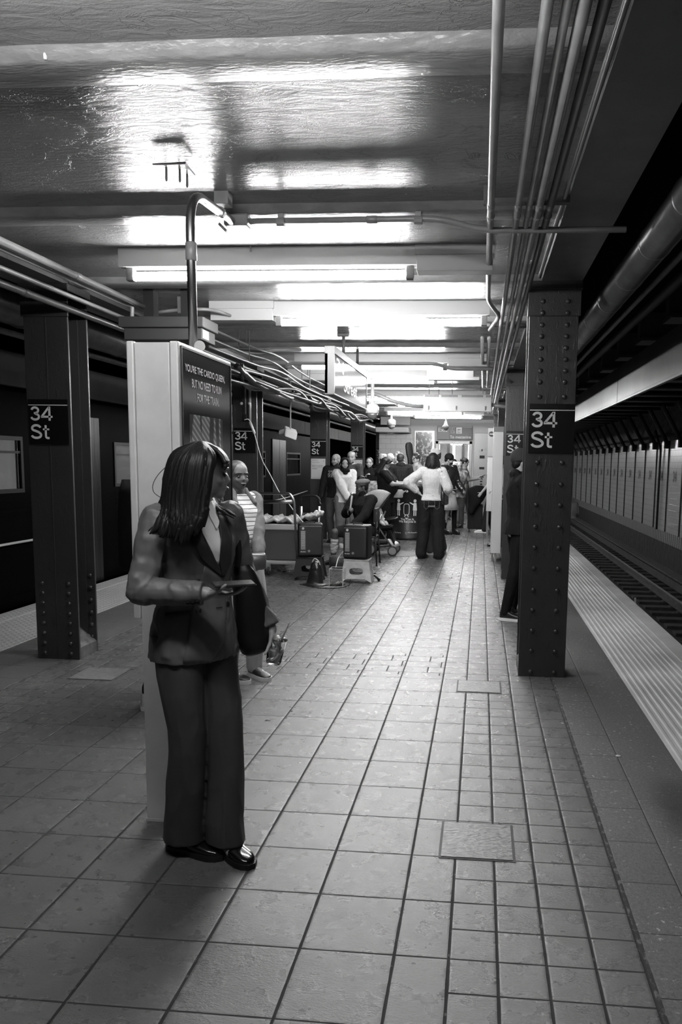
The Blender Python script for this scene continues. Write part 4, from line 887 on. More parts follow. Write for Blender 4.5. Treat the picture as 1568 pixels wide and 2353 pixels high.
def person(label, base, face, H=1.7, feet=None, hands=None, lean=0, head=(0, 0), skinv=.3, hoff=0.0, top=None, bottom=None, shoes=None, hair=None, build=1.0, voxel=.009, seat=None, group=None, poleE=None, curl=(.6, .6), palm=None, detail=True, pelvis=None, belly=0.0, fem=False, twist=0):
    """base: point on the floor under the pelvis; face: heading in degrees (0 = towards +X, 90 = away)"""
    s = H/1.7; a = math.radians(face); Fd = Vector((math.cos(a), math.sin(a), 0)); Rt = Vector((math.sin(a), -math.cos(a), 0)); U = Vector((0, 0, 1))
    base = Vector((base[0], base[1], 0)); root = empty('person', base, label, 'person', group)
    def W(r, f, z): return base+Rt*r*s+Fd*f*s+U*z*s
    zp = seat/s if seat else .93
    pf = 0.0
    la = math.radians(lean); ca, sa = math.cos(la), math.sin(la)
    tw = math.radians(twist); ct, st_ = math.cos(tw), math.sin(tw)
    def T(r, f, z):      # torso frame: bends forward about the pelvis, z given for a standing figure
        dz = z-.93; r2, f2 = r*ct+f*st_*1, f*ct-r*st_
        return W(r2, pf+f2*ca+dz*sa, zp+dz*ca-f2*sa)
    RT = Matrix((Rt*ct-Fd*st_, (Fd*ct+Rt*st_)*ca-U*sa, U*ca+Fd*sa)).transposed()
    bw = build; hipw = .115*(1.06 if fem else 1)*bw; shw = (.168 if fem else .19)*(.6+.4*bw)
    tor = [(.83, .12*bw, .095*bw, -.005), (.93, hipw+.035, .11*bw, -.01), (1.03, .118*bw+belly*.4, .092*bw+belly*.8, belly*.5), (1.12, .118*bw+belly*.3, .09*bw+belly, belly*.7), (1.22, .135*bw, .105*bw+belly*.4, belly*.2), (1.32, .15*(.5+.5*bw), .105*bw, 0), (1.39, shw*.82, .075, -.012), (1.43, shw*.52, .055, -.018), (1.46, .06, .052, -.012)]
    def torso(bm, t, z0, z1=1.5, flare=0.0):
        rs = []
        L = [q for q in tor if z0 <= q[0] <= z1]
        if z0 < .93 and L[0][0] > z0: L = [(z0, tor[1][1]+flare, tor[1][2]+flare, tor[1][3])]+[q for q in L if q[0] >= .9]
        for z, rx, ry, fo in L: rs.append(ring(T(0, fo, z), RT.col[0], RT.col[1], (rx+t)*s, (ry+t)*s, 22, 2.25))
        loft(bm, rs); return bm
    # joints
    SH = [T(-shw+.015, -.01, 1.385), T(shw-.015, -.01, 1.385)]        # index 0 left, 1 right
    HP = [T(-.085*bw, 0, .93), T(.085*bw, 0, .93)]
    feet = feet or ((-.10, .02, 8), (.10, -.02, -8)); hands = hands or ((-.26, .05, .78), (.26, .05, .78))
    AN, KN, FD = [], [], []
    for i in range(2):
        fr, ff, fa = feet[i][:3]; fz = feet[i][3] if len(feet[i]) > 3 else 0
        an = W(fr, ff, .085+fz); aa = a-math.radians(fa); fd = Vector((math.cos(aa), math.sin(aa), 0)); pole = Fd+fd*.6+(Rt*(-.15 if i == 0 else .15))
        k, c = ik(HP[i], an, .43*s, .425*s, pole); KN.append(k); AN.append(an if seat else c if (an-HP[i]).length > .856*s else an); FD.append(fd)
    EL, WR, HD = [], [], []
    for i in range(2):
        h = hands[i]; tgt = h.copy() if isinstance(h, Vector) else W(*h[:3]); pole = (Rt*(-1 if i == 0 else 1)*.7-Fd*.8-U*.5) if not poleE or poleE[i] is None else (Rt*poleE[i][0]+Fd*poleE[i][1]+U*poleE[i][2])
        el, wr = ik(SH[i], tgt, .285*s, .25*s, pole); EL.append(el); WR.append(wr)
        HD.append((wr-el).normalized())
    # head frame
    NK = T(0, -.012, 1.44); hy, hpch = math.radians(head[0]), math.radians(head[1]); fdir = (Fd*math.cos(hy)+Rt*math.sin(hy)); rdir = (Rt*math.cos(hy)-Fd*math.sin(hy))
    hf = (fdir*math.cos(hpch)+U*math.sin(hpch)).normalized(); hu = rdir.cross(hf).normalized(); RH = Matrix((rdir, hf, hu)).transposed()
    HC0 = NK+U*.07*s+(RT.col[2])*.045*s+fdir*(.012+hoff)*s
    def Hh(r, f, z): return HC0+rdir*r*s+hf*f*s+hu*z*s
    def head_bm(bm):
        ellipsoid(bm, Hh(0, -.005, .045), .072*s, .092*s, .082*s, RH, 22); ellipsoid(bm, Hh(0, .022, -.012), .058*s, .068*s, .072*s, RH, 20)
        ellipsoid(bm, Hh(0, .055, -.068), .030*s, .026*s, .022*s, RH, 12)
        capsule(bm, Hh(0, .076, .018), .0075*s, Hh(0, .092, -.014), .0095*s, 10); ellipsoid(bm, Hh(0, .087, -.018), .0155*s, .010*s, .008*s, RH, 10)
        for q in (-1, 1):
            capsule(bm, Hh(q*.012, .080, .034), .010*s, Hh(q*.045, .066, .032), .009*s, 8); ellipsoid(bm, Hh(q*.072, -.008, .0), .010*s, .019*s, .030*s, RH, 10)
            ellipsoid(bm, Hh(q*.036, .060, -.018), .022*s, .018*s, .020*s, RH, 10)
        ellipsoid(bm, Hh(0, .080, -.046), .024*s, .012*s, .009*s, RH, 10)
        capsule(bm, NK-U*.05*s, .058*s, Hh(0, -.015, -.03), .052*s, 14)
    bm = B(); torso(bm, 0, .83); head_bm(bm)
    for i in range(2):
        capsule(bm, SH[i], .052*s, EL[i], .040*s*(.5+.5*bw)); capsule(bm, EL[i], .040*s, WR[i], .027*s)
        capsule(bm, SH[i], .052*s, T(0, -.01, 1.36), .07*s); wn = (palm[i] if palm and palm[i] else None)
        n = (Rt*(1 if i == 0 else -1)*.6+Fd*.1-U*.3) if wn is None else (Rt*wn[0]+Fd*wn[1]+U*wn[2])
        sd = 1 if (HD[i].cross(n)).dot(Fd+U*.4) > 0 else -1
        if isinstance(hands[i], Vector) or len(hands[i]) < 4: hand(bm, WR[i], HD[i], n, s, curl[i], sd)
        capsule(bm, HP[i], .086*s*bw, KN[i], .056*s*(.5+.5*bw)); capsule(bm, KN[i], .056*s, AN[i], .036*s); capsule(bm, AN[i], .036*s, AN[i]+FD[i]*.10*s-U*.05*s, .022*s)
        ellipsoid(bm, KN[i].lerp(AN[i], .28)-(FD[i]*.018*s), .048*s, .048*s, .11*s, None, 10)
    body = fuse('body', bm, skin(skinv), root, voxel, 3)
    J = dict(root=root, W=W, T=T, Hh=Hh, RH=RH, RT=RT, SH=SH, EL=EL, WR=WR, HD=HD, HP=HP, KN=KN, AN=AN, FD=FD, s=s, Rt=Rt, Fd=Fd, U=U, torso=torso, NK=NK, body=body, HC0=HC0)
    if detail:
        dk = mat('eye_dark', .02, .3); lip = mat('lip_%02d' % int(skinv*100), skinv*.5, .45)
        for q in (-1, 1):
            bm = B(); ellipsoid(bm, Hh(q*.031, .0755, .008), .0150*s, .008*s, .0080*s, RH, 10); obj('eye', bm, dk, root, True)  # eyes oversized so their dark colour takes in the socket shade
            bm = B(); capsule(bm, Hh(q*.014, .0885, .034), .0042*s, Hh(q*.047, .074, .034), .0032*s, 6); obj('eyebrow', bm, dk, root, True)
        bm = B(); ellipsoid(bm, Hh(0, .089, -.046), .023*s, .006*s, .0075*s, RH, 10); obj('lips', bm, lip, root, True)
    # clothes
    if top:
        m_, th, z0, slv = top['m'], top.get('t', .014), top.get('z0', .90), top.get('sleeve', 1.0)
        bm = B(); torso(bm, th*s if 0 else th, z0, 1.45, top.get('flare', .012))
        for i in range(2):
            capsule(bm, SH[i], (.056+th)*s, T(0, -.01, 1.35), (.062+th)*s)
            if slv > 0:
                x_ = min(slv, .5)*2; e1 = SH[i].lerp(EL[i], x_); pf_ = top.get('puff', 0); capsule(bm, SH[i], (.052+th)*s, e1, (.044+th+pf_)*s*(.5+.5*bw))
                if slv > .5: x2 = (slv-.5)*2; capsule(bm, EL[i], (.043+th+pf_)*s, EL[i].lerp(WR[i], x2*.97), (.031+th)*s)
        if top.get('hood'): ellipsoid(bm, T(0, -.06, 1.45), .105*s, .055*s, .06*s, RT, 14); capsule(bm, T(-.06, .0, 1.45), .032*s, T(.06, .0, 1.45), .032*s)
        if top.get('collar'): capsule(bm, T(0, -.01, 1.43), .068*s, T(0, 0, 1.475), .060*s)
        o = fuse(top.get('name', 'shirt'), bm, m_, root, voxel, 3, disp=.006*s); J['top'] = o
    if bottom:
        m_, th = bottom['m'], bottom.get('t', .012); hem, kn = bottom.get('hem', .05), bottom.get('knee', .062); ln = bottom.get('len', 1.0)
        bm = B()
        if bottom.get('kind') == 'skirt':
            zb = bottom.get('zb', .45); loft(bm, [ring(T(0, 0, 1.02), Rt, Fd, (.125*bw)*s, .105*s*bw, 28, 2.1), ring(T(0, 0, .90), Rt, Fd, (.165*bw)*s, .135*s*bw, 28, 2.1), ring(W(0, 0, (zb+.9)/2), Rt, Fd, .20*s, .17*s, 28, 2.1), ring(W(0, 0, zb), Rt, Fd, bottom.get('fl', .26)*s, .22*s, 28, 2.1)])
            o = obj('skirt', bm, m_, root, True)
        else:
            loft(bm, [ring(T(0, -.005, z), RT.col[0], RT.col[1], (rx+th)*s, (ry_+th)*s, 22, 2.2) for z, rx, ry_ in ((.86, .125*bw, .10*bw), (.93, hipw+.035, .112*bw), (1.02, .12*bw+belly*.4, .095*bw+belly*.7))])
            for i in range(2):
                capsule(bm, HP[i]-RT.col[2]*.02*s, (.088*bw+th)*s, HP[i].lerp(KN[i], bottom.get('thigh', 1.0)), (kn+th*.5)*s*(.5+.5*bw))
                if ln > .5:
                    x2 = (ln-.5)*2; e1 = KN[i].lerp(AN[i], x2); capsule(bm, KN[i], (kn+th*.5)*s, e1+U*.02*s, hem*s)
                    capsule(bm, KN[i].lerp(e1, .5), (kn*.5+hem*.5)*s, e1-U*.0*s, hem*1.02*s)
            o = fuse(bottom.get('name', 'trousers'), bm, m_, root, voxel, 3, disp=.006*s); J['bottom'] = o
    if shoes:
        for i in range(2):
            hp = Vector((AN[i].x, AN[i].y, max(0, AN[i].z-.085*s)))-FD[i]*.055*s
            shoe(shoes.get('name', 'shoe'), hp, FD[i], shoes.get('L', .265)*s, shoes['m'], root, shoes.get('sole'), shoes.get('h', .065), shoes.get('w', .043))
    if hair:
        k, m_ = hair['k'], hair.get('m', M_hair); bm = B(); nm_ = 'hair'
        def capm(x=1.0, up=.052, back=-.016): ellipsoid(bm, Hh(0, back, up), .080*s*x, .094*s*x, .083*s*x, RH, 22)
        if k == 'short': capm(); ellipsoid(bm, Hh(0, -.045, .01), .070*s, .058*s, .062*s, RH, 16); ellipsoid(bm, Hh(0, .045, .095), .055*s, .04*s, .028*s, RH, 14)
        elif k == 'close': capm(.965, .05, -.014); ellipsoid(bm, Hh(0, -.05, .0), .062*s, .05*s, .055*s, RH, 14)
        elif k == 'curly':
            capm(); rr = random.Random(3)
            for j in range(46):
                t1, t2 = rr.uniform(0, 6.28), rr.uniform(-.1, 1.4); ellipsoid(bm, Hh(.082*math.cos(t1)*math.cos(t2), -.016+.096*math.sin(t1)*math.cos(t2)*(1 if math.sin(t1) < 0 else .85), .05+.09*math.sin(t2)), .021*s, .021*s, .019*s, None, 8)
        elif k in ('long', 'bob'):
            capm(1.04); z1 = -.12 if k == 'bob' else hair.get('z1', -.30); wd_ = .098 if k == 'bob' else .092
            for j in range(15):
                t = math.pi*(-.02+1.04*j/14); c0, s0 = math.cos(t), -math.sin(t)
                capsule(bm, Hh(.072*c0, -.012+.080*s0, .06), .026*s, Hh(wd_*c0, -.028+.075*s0, z1+.05+random.uniform(-.02, .02)), .028*s, 8)
                if k == 'long': capsule(bm, Hh(wd_*c0, -.028+.075*s0, z1+.06), .026*s, Hh(wd_*.85*c0, -.03+.06*s0, z1-.03+random.uniform(-.03, .03)), .010*s, 8)
            capsule(bm, Hh(0, -.055, .05), .062*s, Hh(0, -.06, z1+.04), .058*s, 14)
            for q in (-1, 1): capsule(bm, Hh(q*.012, .072, .105), .018*s, Hh(q*.068, .045, .03), .018*s, 8)
        elif k == 'bun': capm(1.0); ellipsoid(bm, Hh(0, -.115, .045), .038*s, .035*s, .036*s, RH, 12); ellipsoid(bm, Hh(0, -.05, .01), .070*s, .052*s, .055*s, RH, 14)
        elif k == 'tail': capm(1.0); ellipsoid(bm, Hh(0, -.05, .01), .070*s, .052*s, .055*s, RH, 14); capsule(bm, Hh(0, -.10, .03), .028*s, Hh(0, -.12, -.16), .012*s)
        elif k == 'hijab':
            nm_ = 'headscarf'; ellipsoid(bm, Hh(0, -.014, .048), .084*s, .096*s, .090*s, RH, 20); ellipsoid(bm, Hh(0, -.02, -.03), .078*s, .082*s, .085*s, RH, 20)
            ellipsoid(bm, NK+U*.0+fdir*.03*s, .105*s, .092*s, .06*s, None, 16); capsule(bm, Hh(0, .035, -.11), .04*s, NK+fdir*.07*s-U*.06*s, .06*s)
            for q in (-1, 1): capsule(bm, Hh(q*.055, .052, .09), .014*s, Hh(q*.064, .045, -.04), .016*s, 8); capsule(bm, Hh(q*.062, .045, -.04), .016*s, Hh(0, .05, -.105), .022*s, 8)
            capsule(bm, Hh(-.05, .058, .092), .013*s, Hh(.05, .058, .092), .013*s, 8)
        if k != 'none': fuse(nm_, bm, m_, root, min(voxel, .008), 2)
        else: bm.free()
        hat = hair.get('hat')
        if hat:
            hm = hair['hm']; bm = B()
            if hat == 'beanie':
                ellipsoid(bm, Hh(0, -.012, .062), .088*s, .102*s, .092*s, RH, 22); lathe(bm, Hh(0, -.008, .035), [(.086*s, -.012), (.094*s, -.006), (.094*s, .03), (.086*s, .036)], 26, hu); fuse('beanie', bm, hm, root, .006, 2)
            elif hat == 'beret':
                ellipsoid(bm, Hh(0, -.02, .085), .105*s, .118*s, .052*s, RH, 22); lathe(bm, Hh(0, -.005, .05), [(.083*s, -.01), (.09*s, .0), (.09*s, .03)], 26, hu); fuse('cap', bm, hm, root, .006, 3)
            elif hat in ('cap', 'capback'):
                q = 1 if hat == 'cap' else -1; ellipsoid(bm, Hh(0, -.01, .065), .086*s, .099*s, .078*s, RH, 22); fuse('cap', bm, hm, root, .006, 1)
                bm = B(); ellipsoid(bm, Hh(0, q*.105-.01, .052), .068*s, .075*s, .008*s, RH, 18); obj('cap_brim', bm, hm, root, True)
            elif hat == 'bucket':
                lathe(bm, Hh(0, -.005, .055), [(.125*s, -.02), (.09*s, .02), (.082*s, .085), (.05*s, .10), (.005, .10)], 24, hu); obj('hat', bm, hm, root, True)
    return J
M_hair = mat('hair_black', .010, .46, spec=.3, bump=.5, bscale=60, bdist=.006, stretch=(1, 1, .08), detail=3)
M_hairb = mat('hair_brown', .04, .45, spec=.4, bump=.6, bscale=60, bdist=.006, stretch=(1, 1, .12), detail=3)
M_hairl = mat('hair_light', .22, .5, bump=.6, bscale=60, bdist=.006, stretch=(1, 1, .12), detail=3)
C_black = cloth('cloth_black', .010); C_blk2 = cloth('cloth_charcoal', .022); C_white = cloth('cloth_white', .62, wr=.35); C_grey = cloth('cloth_grey', .16); C_lgrey = cloth('cloth_lightgrey', .35)
C_den = cloth('denim_dark', .018, .75); C_denm = cloth('denim_mid', .085, .8); C_denl = cloth('denim_light', .2, .8)
C_leather = mat('leather_black', .015, .28, spec=.6, bump=.5, bscale=14, bdist=.02, detail=3)
SH_w = mat('shoe_white', .62, .5); SH_b = mat('shoe_black', .01, .3); 
def strap(bm, pts, w_=.02, t=.004): sweep(bm, spline(pts, 5), w_/2, 8, flat=(1, .25)); return bm
def patch(name, L, R, bvh, off, m_, parent, cols=8, rows=14, thick=.003, depth0=None, ref=None):
    """a piece of cloth laid on a body surface: its two long edges are measured points, its depth comes from the surface beneath"""
    def samp(P, t):
        P = [Vector((p[0], p[1], 0)) for p in P]; q = t*(len(P)-1); i = min(int(q), len(P)-2); return P[i].lerp(P[i+1], q-i)
    grid = []; last = depth0
    for r in range(rows+1):
        a, b = samp(L, r/rows), samp(R, r/rows); row = []
        for c in range(cols+1):
            p = a.lerp(b, c/cols); d = ray(p.x, p.y).normalized(); h = bvh.ray_cast(CO, d)
            if ref is not None and h[0] is not None:
                h2 = ref.ray_cast(CO, d)
                if h2[0] is not None and abs(h[3]-h2[3]) > .022: h = (h2[0], h2[1], h2[2], h2[3]-.004)
            if h[0] is not None: last = h[3]; row.append(CO+d*(last-off))
            else: row.append(CO+d*(last-off) if last else None)
        grid.append(row)
    bm = B(); back = CF*thick
    V = [[bm.verts.new(p) for p in row] for row in grid]; W2 = [[bm.verts.new(p+back) for p in row] for row in grid]
    for r in range(rows):
        for c in range(cols):
            bm.faces.new((V[r][c], V[r][c+1], V[r+1][c+1], V[r+1][c])); bm.faces.new((W2[r][c], W2[r+1][c], W2[r+1][c+1], W2[r][c+1]))
        for c in (0, cols): bm.faces.new((V[r][c], V[r+1][c], W2[r+1][c], W2[r][c]))
    for c in range(cols):
        for r in (0, rows): bm.faces.new((V[r][c], V[r][c+1], W2[r][c+1], W2[r][c]))
    return obj(name, bm, m_, parent, True)
def bvh_of(o):
    me = o.data; return BVHTree.FromPolygons([v.co.copy() for v in me.vertices], [list(p.vertices) for p in me.polygons])
def locks(bm, guides, n, r0, r1, jit, seed=1, seg=6, sub=5):
    """strands that run between neighbouring guide lines"""
    rr = random.Random(seed)
    for g in range(len(guides)-1):
        A, C = guides[g], guides[g+1]
        for k in range(n):
            t = (k+rr.random()*.6)/n; m2 = min(len(A), len(C)); P = [A[i].lerp(C[i], t)+Vector((rr.uniform(-1, 1), rr.uniform(-1, 1), rr.uniform(-1, 1)))*jit*(.3+i/m2) for i in range(m2)]
            S_ = spline(P, sub); S_ = S_[:max(8, int(len(S_)*rr.uniform(.80, 1.0)))]; L = len(S_); sweep(bm, S_, [max(r1, r0*(1-abs(2*i/L-.75)**3*.75)) if i < L*.75 else r0*.95*(1-(i/L-.75)/.26)+r1 for i in range(L)], seg)
def phone(p, d, n, label, s=1.0):
    d = Vector(d).normalized(); n = Vector(n); n = (n-d*n.dot(d)).normalized(); e = empty('smartphone', p, label, 'phone')
    bm = B(); obox(bm, p, d, n.cross(d), n, (.150*s, .073*s, .008), .003); obj('case', bm, mat('phone_case', .03, .3), e)
    bm = B(); obox(bm, Vector(p)+n*.0045, d, n.cross(d), n, (.142*s, .067*s, .001)); obj('screen', bm, mat('phone_screen', .06, .2, spec=.6), e); return e
# ------------------------------------------------------------------ the woman in the suit (foreground)
M_suit = mat('suit_wool', .115, .48, 0, .4, .8, 6, .035, (1, 1, .6), .22, 9, detail=3)
M_suit_shade = mat('suit_shaded', .030, .5, 0, .35, .2, 7, .01, (1, 1, .6), .1, 9)  # same cloth as the jacket, shade of the turned lapel put into its colour
M_trs = mat('suit_trousers', .058, .6, 0, .3, .4, 5, .03, (1, 1, .25), .2, 8, detail=3)
wR = onY(474, 1364, 2.70); wL = onY(622, 1446, 3.06)
J = person('woman with long dark hair in a dark grey trouser suit holding a phone, looking back', Vector((-1.095, 2.90, 0)), -42, 1.63,
    feet=((-.070, .085, 12), (.062, -.035, -20)), hands=(wL, wR), skinv=.30, head=(-62, -3), hoff=.03, lean=3.5, voxel=.005, fem=True, build=.92,
    poleE=((-.3, -.6, -.5), (.9, -.5, -.6)), curl=(.75, .38), palm=((.3, 0, -1), (-.25, .1, 1)), hair={'k': 'none'})
root, s, T, W, Rt, Fd, U = J['root'], J['s'], J['T'], J['W'], J['Rt'], J['Fd'], J['U']
# trousers: two wide pressed legs
bm = B()
loft(bm, [ring(T(0, -.005, z), Rt, Fd, rx*s, ry_*s, 24, 2.2) for z, rx, ry_ in ((.82, .150, .115), (.92, .158, .125), (1.02, .135, .105))])
for i in (0, 1):
    hp, kn, an = J['HP'][i], J['KN'][i], J['AN'][i]; fd = J['FD'][i]; sd = Vector((fd.y, -fd.x, 0)); rings = []
    ax = (Rt*.7+sd*.3).normalized(); ay = (Fd*.7+fd*.3).normalized()
    for t, rx, ry_ in ((0, .098, .105), (.12, .095, .108), (.28, .088, .098), (.45, .079, .088), (.55, .076, .084), (.75, .078, .088), (.9, .081, .094), (1.0, .083, .098)):
        c = hp.lerp(kn, t/.5) if t < .5 else kn.lerp(an+Vector((0, 0, -.03)), (t-.5)/.5)
        wob = math.sin(t*23+i*2)*.004
        rings.append(ring(c+fd*(.0+.02*t)+sd*wob, ax, ay, rx*s, ry_*s, 28, 1.75))
    loft(bm, rings)
fuse('trousers', bm, M_trs, root, .005, 2, disp=.004, dsc=(9, 9, 3))
# shoes
for i in (0, 1):
    fd = J['FD'][i]; a_ = J['AN'][i]; fd2 = (fd+Vector((.35, 0, 0))).normalized()
    o = shoe('shoe', Vector((a_.x, a_.y, 0))-fd2*.05, fd2, .255, mat('polished_leather', .006, .14, spec=.8, coat=.5), root, mat('shoe_sole', .008, .5), .058, .041, .022)
# jacket
bm = B()
pr = [(.825, .178, .150, .0), (.86, .180, .150, .0), (.95, .170, .140, 0), (1.05, .148, .122, 0), (1.12, .140, .117, .0), (1.20, .147, .126, .004), (1.29, .160, .130, .005), (1.36, .168, .105, -.005), (1.405, .140, .078, -.015), (1.435, .085, .066, -.012), (1.455, .068, .060, -.01)]
loft(bm, [ring(T(0, fo, z), Rt, Fd, rx*s, ry_*s, 36, 2.3) for z, rx, ry_, fo in pr])
torso_ref = BVHTree.FromBMesh(bm)
for i in (0, 1):
    sh, el, wr = J['SH'][i]+(Rt*(.006 if i else -.006)), J['EL'][i], J['WR'][i]
    capsule(bm, T((.10 if i else -.10), -.01, 1.36), .062*s, sh, .066*s)
    n_ = 9; pts = [sh.lerp(el, k/n_) for k in range(n_+1)]; fold = [1, 1.02, .97, 1.03, .98, .94, 1.0, .95, 1.03, 1.0]
    sweep(bm, [sh+Vector((0, 0, .02))]+pts+[el+(el-sh).normalized()*.03], [.05]+[(.063-.010*k/n_)*s*fold[k] for k in range(n_+1)]+[.035], 18)
    ell = wr-(wr-el).normalized()*.012; pts = [el.lerp(ell, k/n_) for k in range(n_+1)]; fold = [1.0, 1.08, .95, 1.04, .96, 1.02, .98, 1.0, 1.0, 1.02]
    sweep(bm, pts, [(.053-.008*k/n_)*s*fold[k] for k in range(n_+1)], 18)
    capsule(bm, el, .051*s, el, .051*s)
jk = fuse('jacket', bm, M_suit, root, .0045, 2, disp=.005, dsc=(11, 11, 9))
bv = bvh_of(jk)
shirt_m = mat('shirt_white', .85, .6, 0, .3, .35, 8, .02, (1, 1, .3), .05, detail=2)
patch('shirt', [(452, 1150), (456, 1205), (480, 1253), (500, 1296)], [(494, 1150), (500, 1205), (510, 1253), (503, 1297)], bv, .006, shirt_m, root, 10, 14)
patch('collar', [(478, 1158), (481, 1186), (491, 1203), (497, 1216)], [(486, 1150), (497, 1180), (505, 1200), (499, 1217)], bv, .014, shirt_m, root, 4, 8, .002)
patch('lapel', [(428, 1180), (438, 1235), (462, 1285), (512, 1326)], [(455, 1180), (466, 1228), (486, 1268), (514, 1325)], bv, .011, M_suit_shade, root, 8, 16, .004, ref=torso_ref)
patch('lapel', [(500, 1180), (508, 1235), (505, 1290), (512, 1326)], [(522, 1190), (534, 1235), (532, 1290), (515, 1327)], bv, .011, M_suit_shade, root, 8, 16, .004, ref=torso_ref)
patch('front_panel', [(470, 1300), (440, 1400), (430, 1470), (420, 1524)], [(513, 1325), (521, 1400), (517, 1475), (484, 1524)], bv, .004, M_suit, root, 10, 18, .004, ref=torso_ref)
patch('pocket_welt', [(379, 1409), (379, 1421)], [(463, 1399), (463, 1408)], bv, .004, M_suit_shade, root, 12, 2, .003, ref=torso_ref)
patch('button_hole', [(497, 1396), (497, 1398)], [(511, 1394), (511, 1396)], bv, .010, M_black, root, 3, 1, .001)
def at_surface(px, py, off): d = ray(px, py).normalized(); h = bv.ray_cast(CO, d); return (CO+d*(h[3]-off), h[1]) if h[0] is not None else (onY(px, py, 2.8), Vector((0, -1, 0)))
for q in ((433, 1386), (443, 1386), (454, 1384)):
    p, n_ = at_surface(q[0], q[1], 0); bm = B(); lathe(bm, p, [(.0085, -.001), (.0085, .002), (.006, .003), (.001, .003)], 14, n_); obj('cuff_button', bm, M_black, root, True)
p, n_ = at_surface(523, 1388, 0); bm = B(); lathe(bm, p, [(.010, -.001), (.010, .003), (.006, .004), (.001, .004)], 14, n_); obj('front_button', bm, M_black, root, True)
# ring on the phone hand
hd = J['HD'][1]; p = wR+hd*.088+Vector((0, -.02, -.012)); bm = B(); sweep(bm, [p+(Vector((0, math.cos(t), math.sin(t)))*.0095) for t in [k*.524 for k in range(13)]], .0012, 6); obj('finger_ring', bm, M_steel, root, True)
# hair: a close cap and many long locks
def HG(L): return [onY(x_, y_, 2.83+d_) for x_, y_, d_ in L]
g = [HG(v) for v in (
 [(455, 1020, .03), (405, 1040, .06), (386, 1085, .07), (382, 1125, .05), (370, 1157, .02), (340, 1192, -.03), (312, 1216, -.06)],
 [(455, 1018, 0), (402, 1042, -.01), (384, 1090, -.02), (379, 1130, -.03), (371, 1164, -.05), (345, 1198, -.08), (322, 1220, -.10)],
 [(457, 1017, -.02), (410, 1048, -.06), (394, 1095, -.08), (388, 1140, -.09), (382, 1180, -.11), (370, 1215, -.14), (360, 1240, -.155)],
 [(459, 1017, -.03), (425, 1050, -.09), (412, 1100, -.11), (405, 1150, -.12), (402, 1195, -.14), (396, 1225, -.15), (388, 1250, -.16)],
 [(461, 1017, -.03), (445, 1050, -.10), (436, 1100, -.12), (430, 1150, -.13), (428, 1195, -.145), (422, 1230, -.15), (414, 1254, -.16)],
 [(463, 1017, -.03), (465, 1050, -.095), (458, 1100, -.115), (452, 1150, -.125), (450, 1190, -.135), (446, 1215, -.145), (440, 1240, -.15)],
 [(466, 1018, -.02), (484, 1050, -.075), (478, 1095, -.10), (472, 1140, -.11), (468, 1175, -.12), (464, 1200, -.13), (458, 1222, -.135)],
 [(469, 1019, -.01), (492, 1050, -.055), (485, 1085, -.085), (480, 1125, -.095), (476, 1160, -.105), (474, 1185, -.11), (468, 1212, -.12)])]
bm = B(); locks(bm, g, 13, .0115, .0016, .0035, 3, 6, 5)
fr = [HG(v) for v in ([(466, 1018, .0), (498, 1035, -.02), (514, 1055, -.03), (517, 1070, -.035), (512, 1082, -.045)], [(466, 1019, .02), (500, 1032, .02), (518, 1050, .02), (523, 1064, .02), (521, 1074, .01)], [(464, 1020, .05), (495, 1035, .07), (512, 1052, .08), (518, 1064, .08), (516, 1074, .07)])]
locks(bm, fr, 12, .009, .0012, .002, 5, 6, 5)
fr2 = [HG(v) for v in ([(470, 1060, .16), (478, 1120, .17), (488, 1158, .10), (512, 1178, .04), (540, 1194, .02)], [(472, 1060, .18), (485, 1120, .18), (496, 1156, .12), (522, 1172, .07), (548, 1186, .05)])]
locks(bm, fr2, 7, .006, .001, .003, 6, 6, 5)
hl = obj('hair', bm, M_hair, root, True)
bm = B(); Hh, RH = J['Hh'], J['RH']; ellipsoid(bm, Hh(0, -.018, .055), .082*s, .090*s, .080*s, RH, 24); ellipsoid(bm, Hh(.02, -.05, -.01), .070*s, .060*s, .085*s, RH, 20)
for x_, y_, d_, r_ in ((430, 1105, -.0, .05), (414, 1145, -.02, .034), (442, 1135, -.01, .038)): capsule(bm, onY(x_, y_-30, 2.83+d_), r_, onY(x_, y_+25, 2.83+d_-.02), r_*.8)
o = fuse('hair_underlayer', bm, M_hair, root, .006, 3)
bm = B()
for L in ([(396, 1060, -.02), (366, 1088, -.03), (352, 1112, -.03), (353, 1130, -.03), (366, 1141, -.03), (380, 1147, -.03)], [(388, 1078, -.02), (375, 1095, -.02), (374, 1110, -.02), (380, 1130, -.02)]): sweep(bm, spline(HG(L), 6), .0013, 5)
obj('stray_hair', bm, M_hair, root, True)
# what she holds
pc = onY(537, 1342, 2.69); phone(pc, (.85, .5, .0), (-.05, -.12, 1), 'smartphone held flat in the right hand of the woman in the suit')
# tote bag hanging from her left shoulder
e = empty('tote_bag', onY(585, 1500, 3.0), 'large soft black tote bag hanging from the shoulder of the woman in the suit', 'bag')
def bagring(y, xl, xr, Yc, dep): c = onY((xl+xr)/2, y, Yc); return ring(c, Vector((.93, .36, 0)), Vector((-.36, .93, 0)), (xr-xl)/2/1800*Yc*1.05, dep, 28, 2.2)
bm = B(); loft(bm, [bagring(*v) for v in ((1288, 540, 566, 3.04, .012), (1310, 536, 584, 3.04, .025), (1345, 536, 601, 3.04, .035), (1385, 537, 612, 3.04, .042), (1430, 541, 620, 3.04, .048), (1470, 546, 625, 3.04, .05), (1486, 549, 626, 3.04, .048), (1500, 556, 604, 3.04, .035), (1506, 566, 584, 3.04, .02))])
o = fuse('bag_body', bm, mat('tote_leather', .007, .45, spec=.4, bump=.5, bscale=6, bdist=.03, detail=2), e, .005, 1)
bm = B()
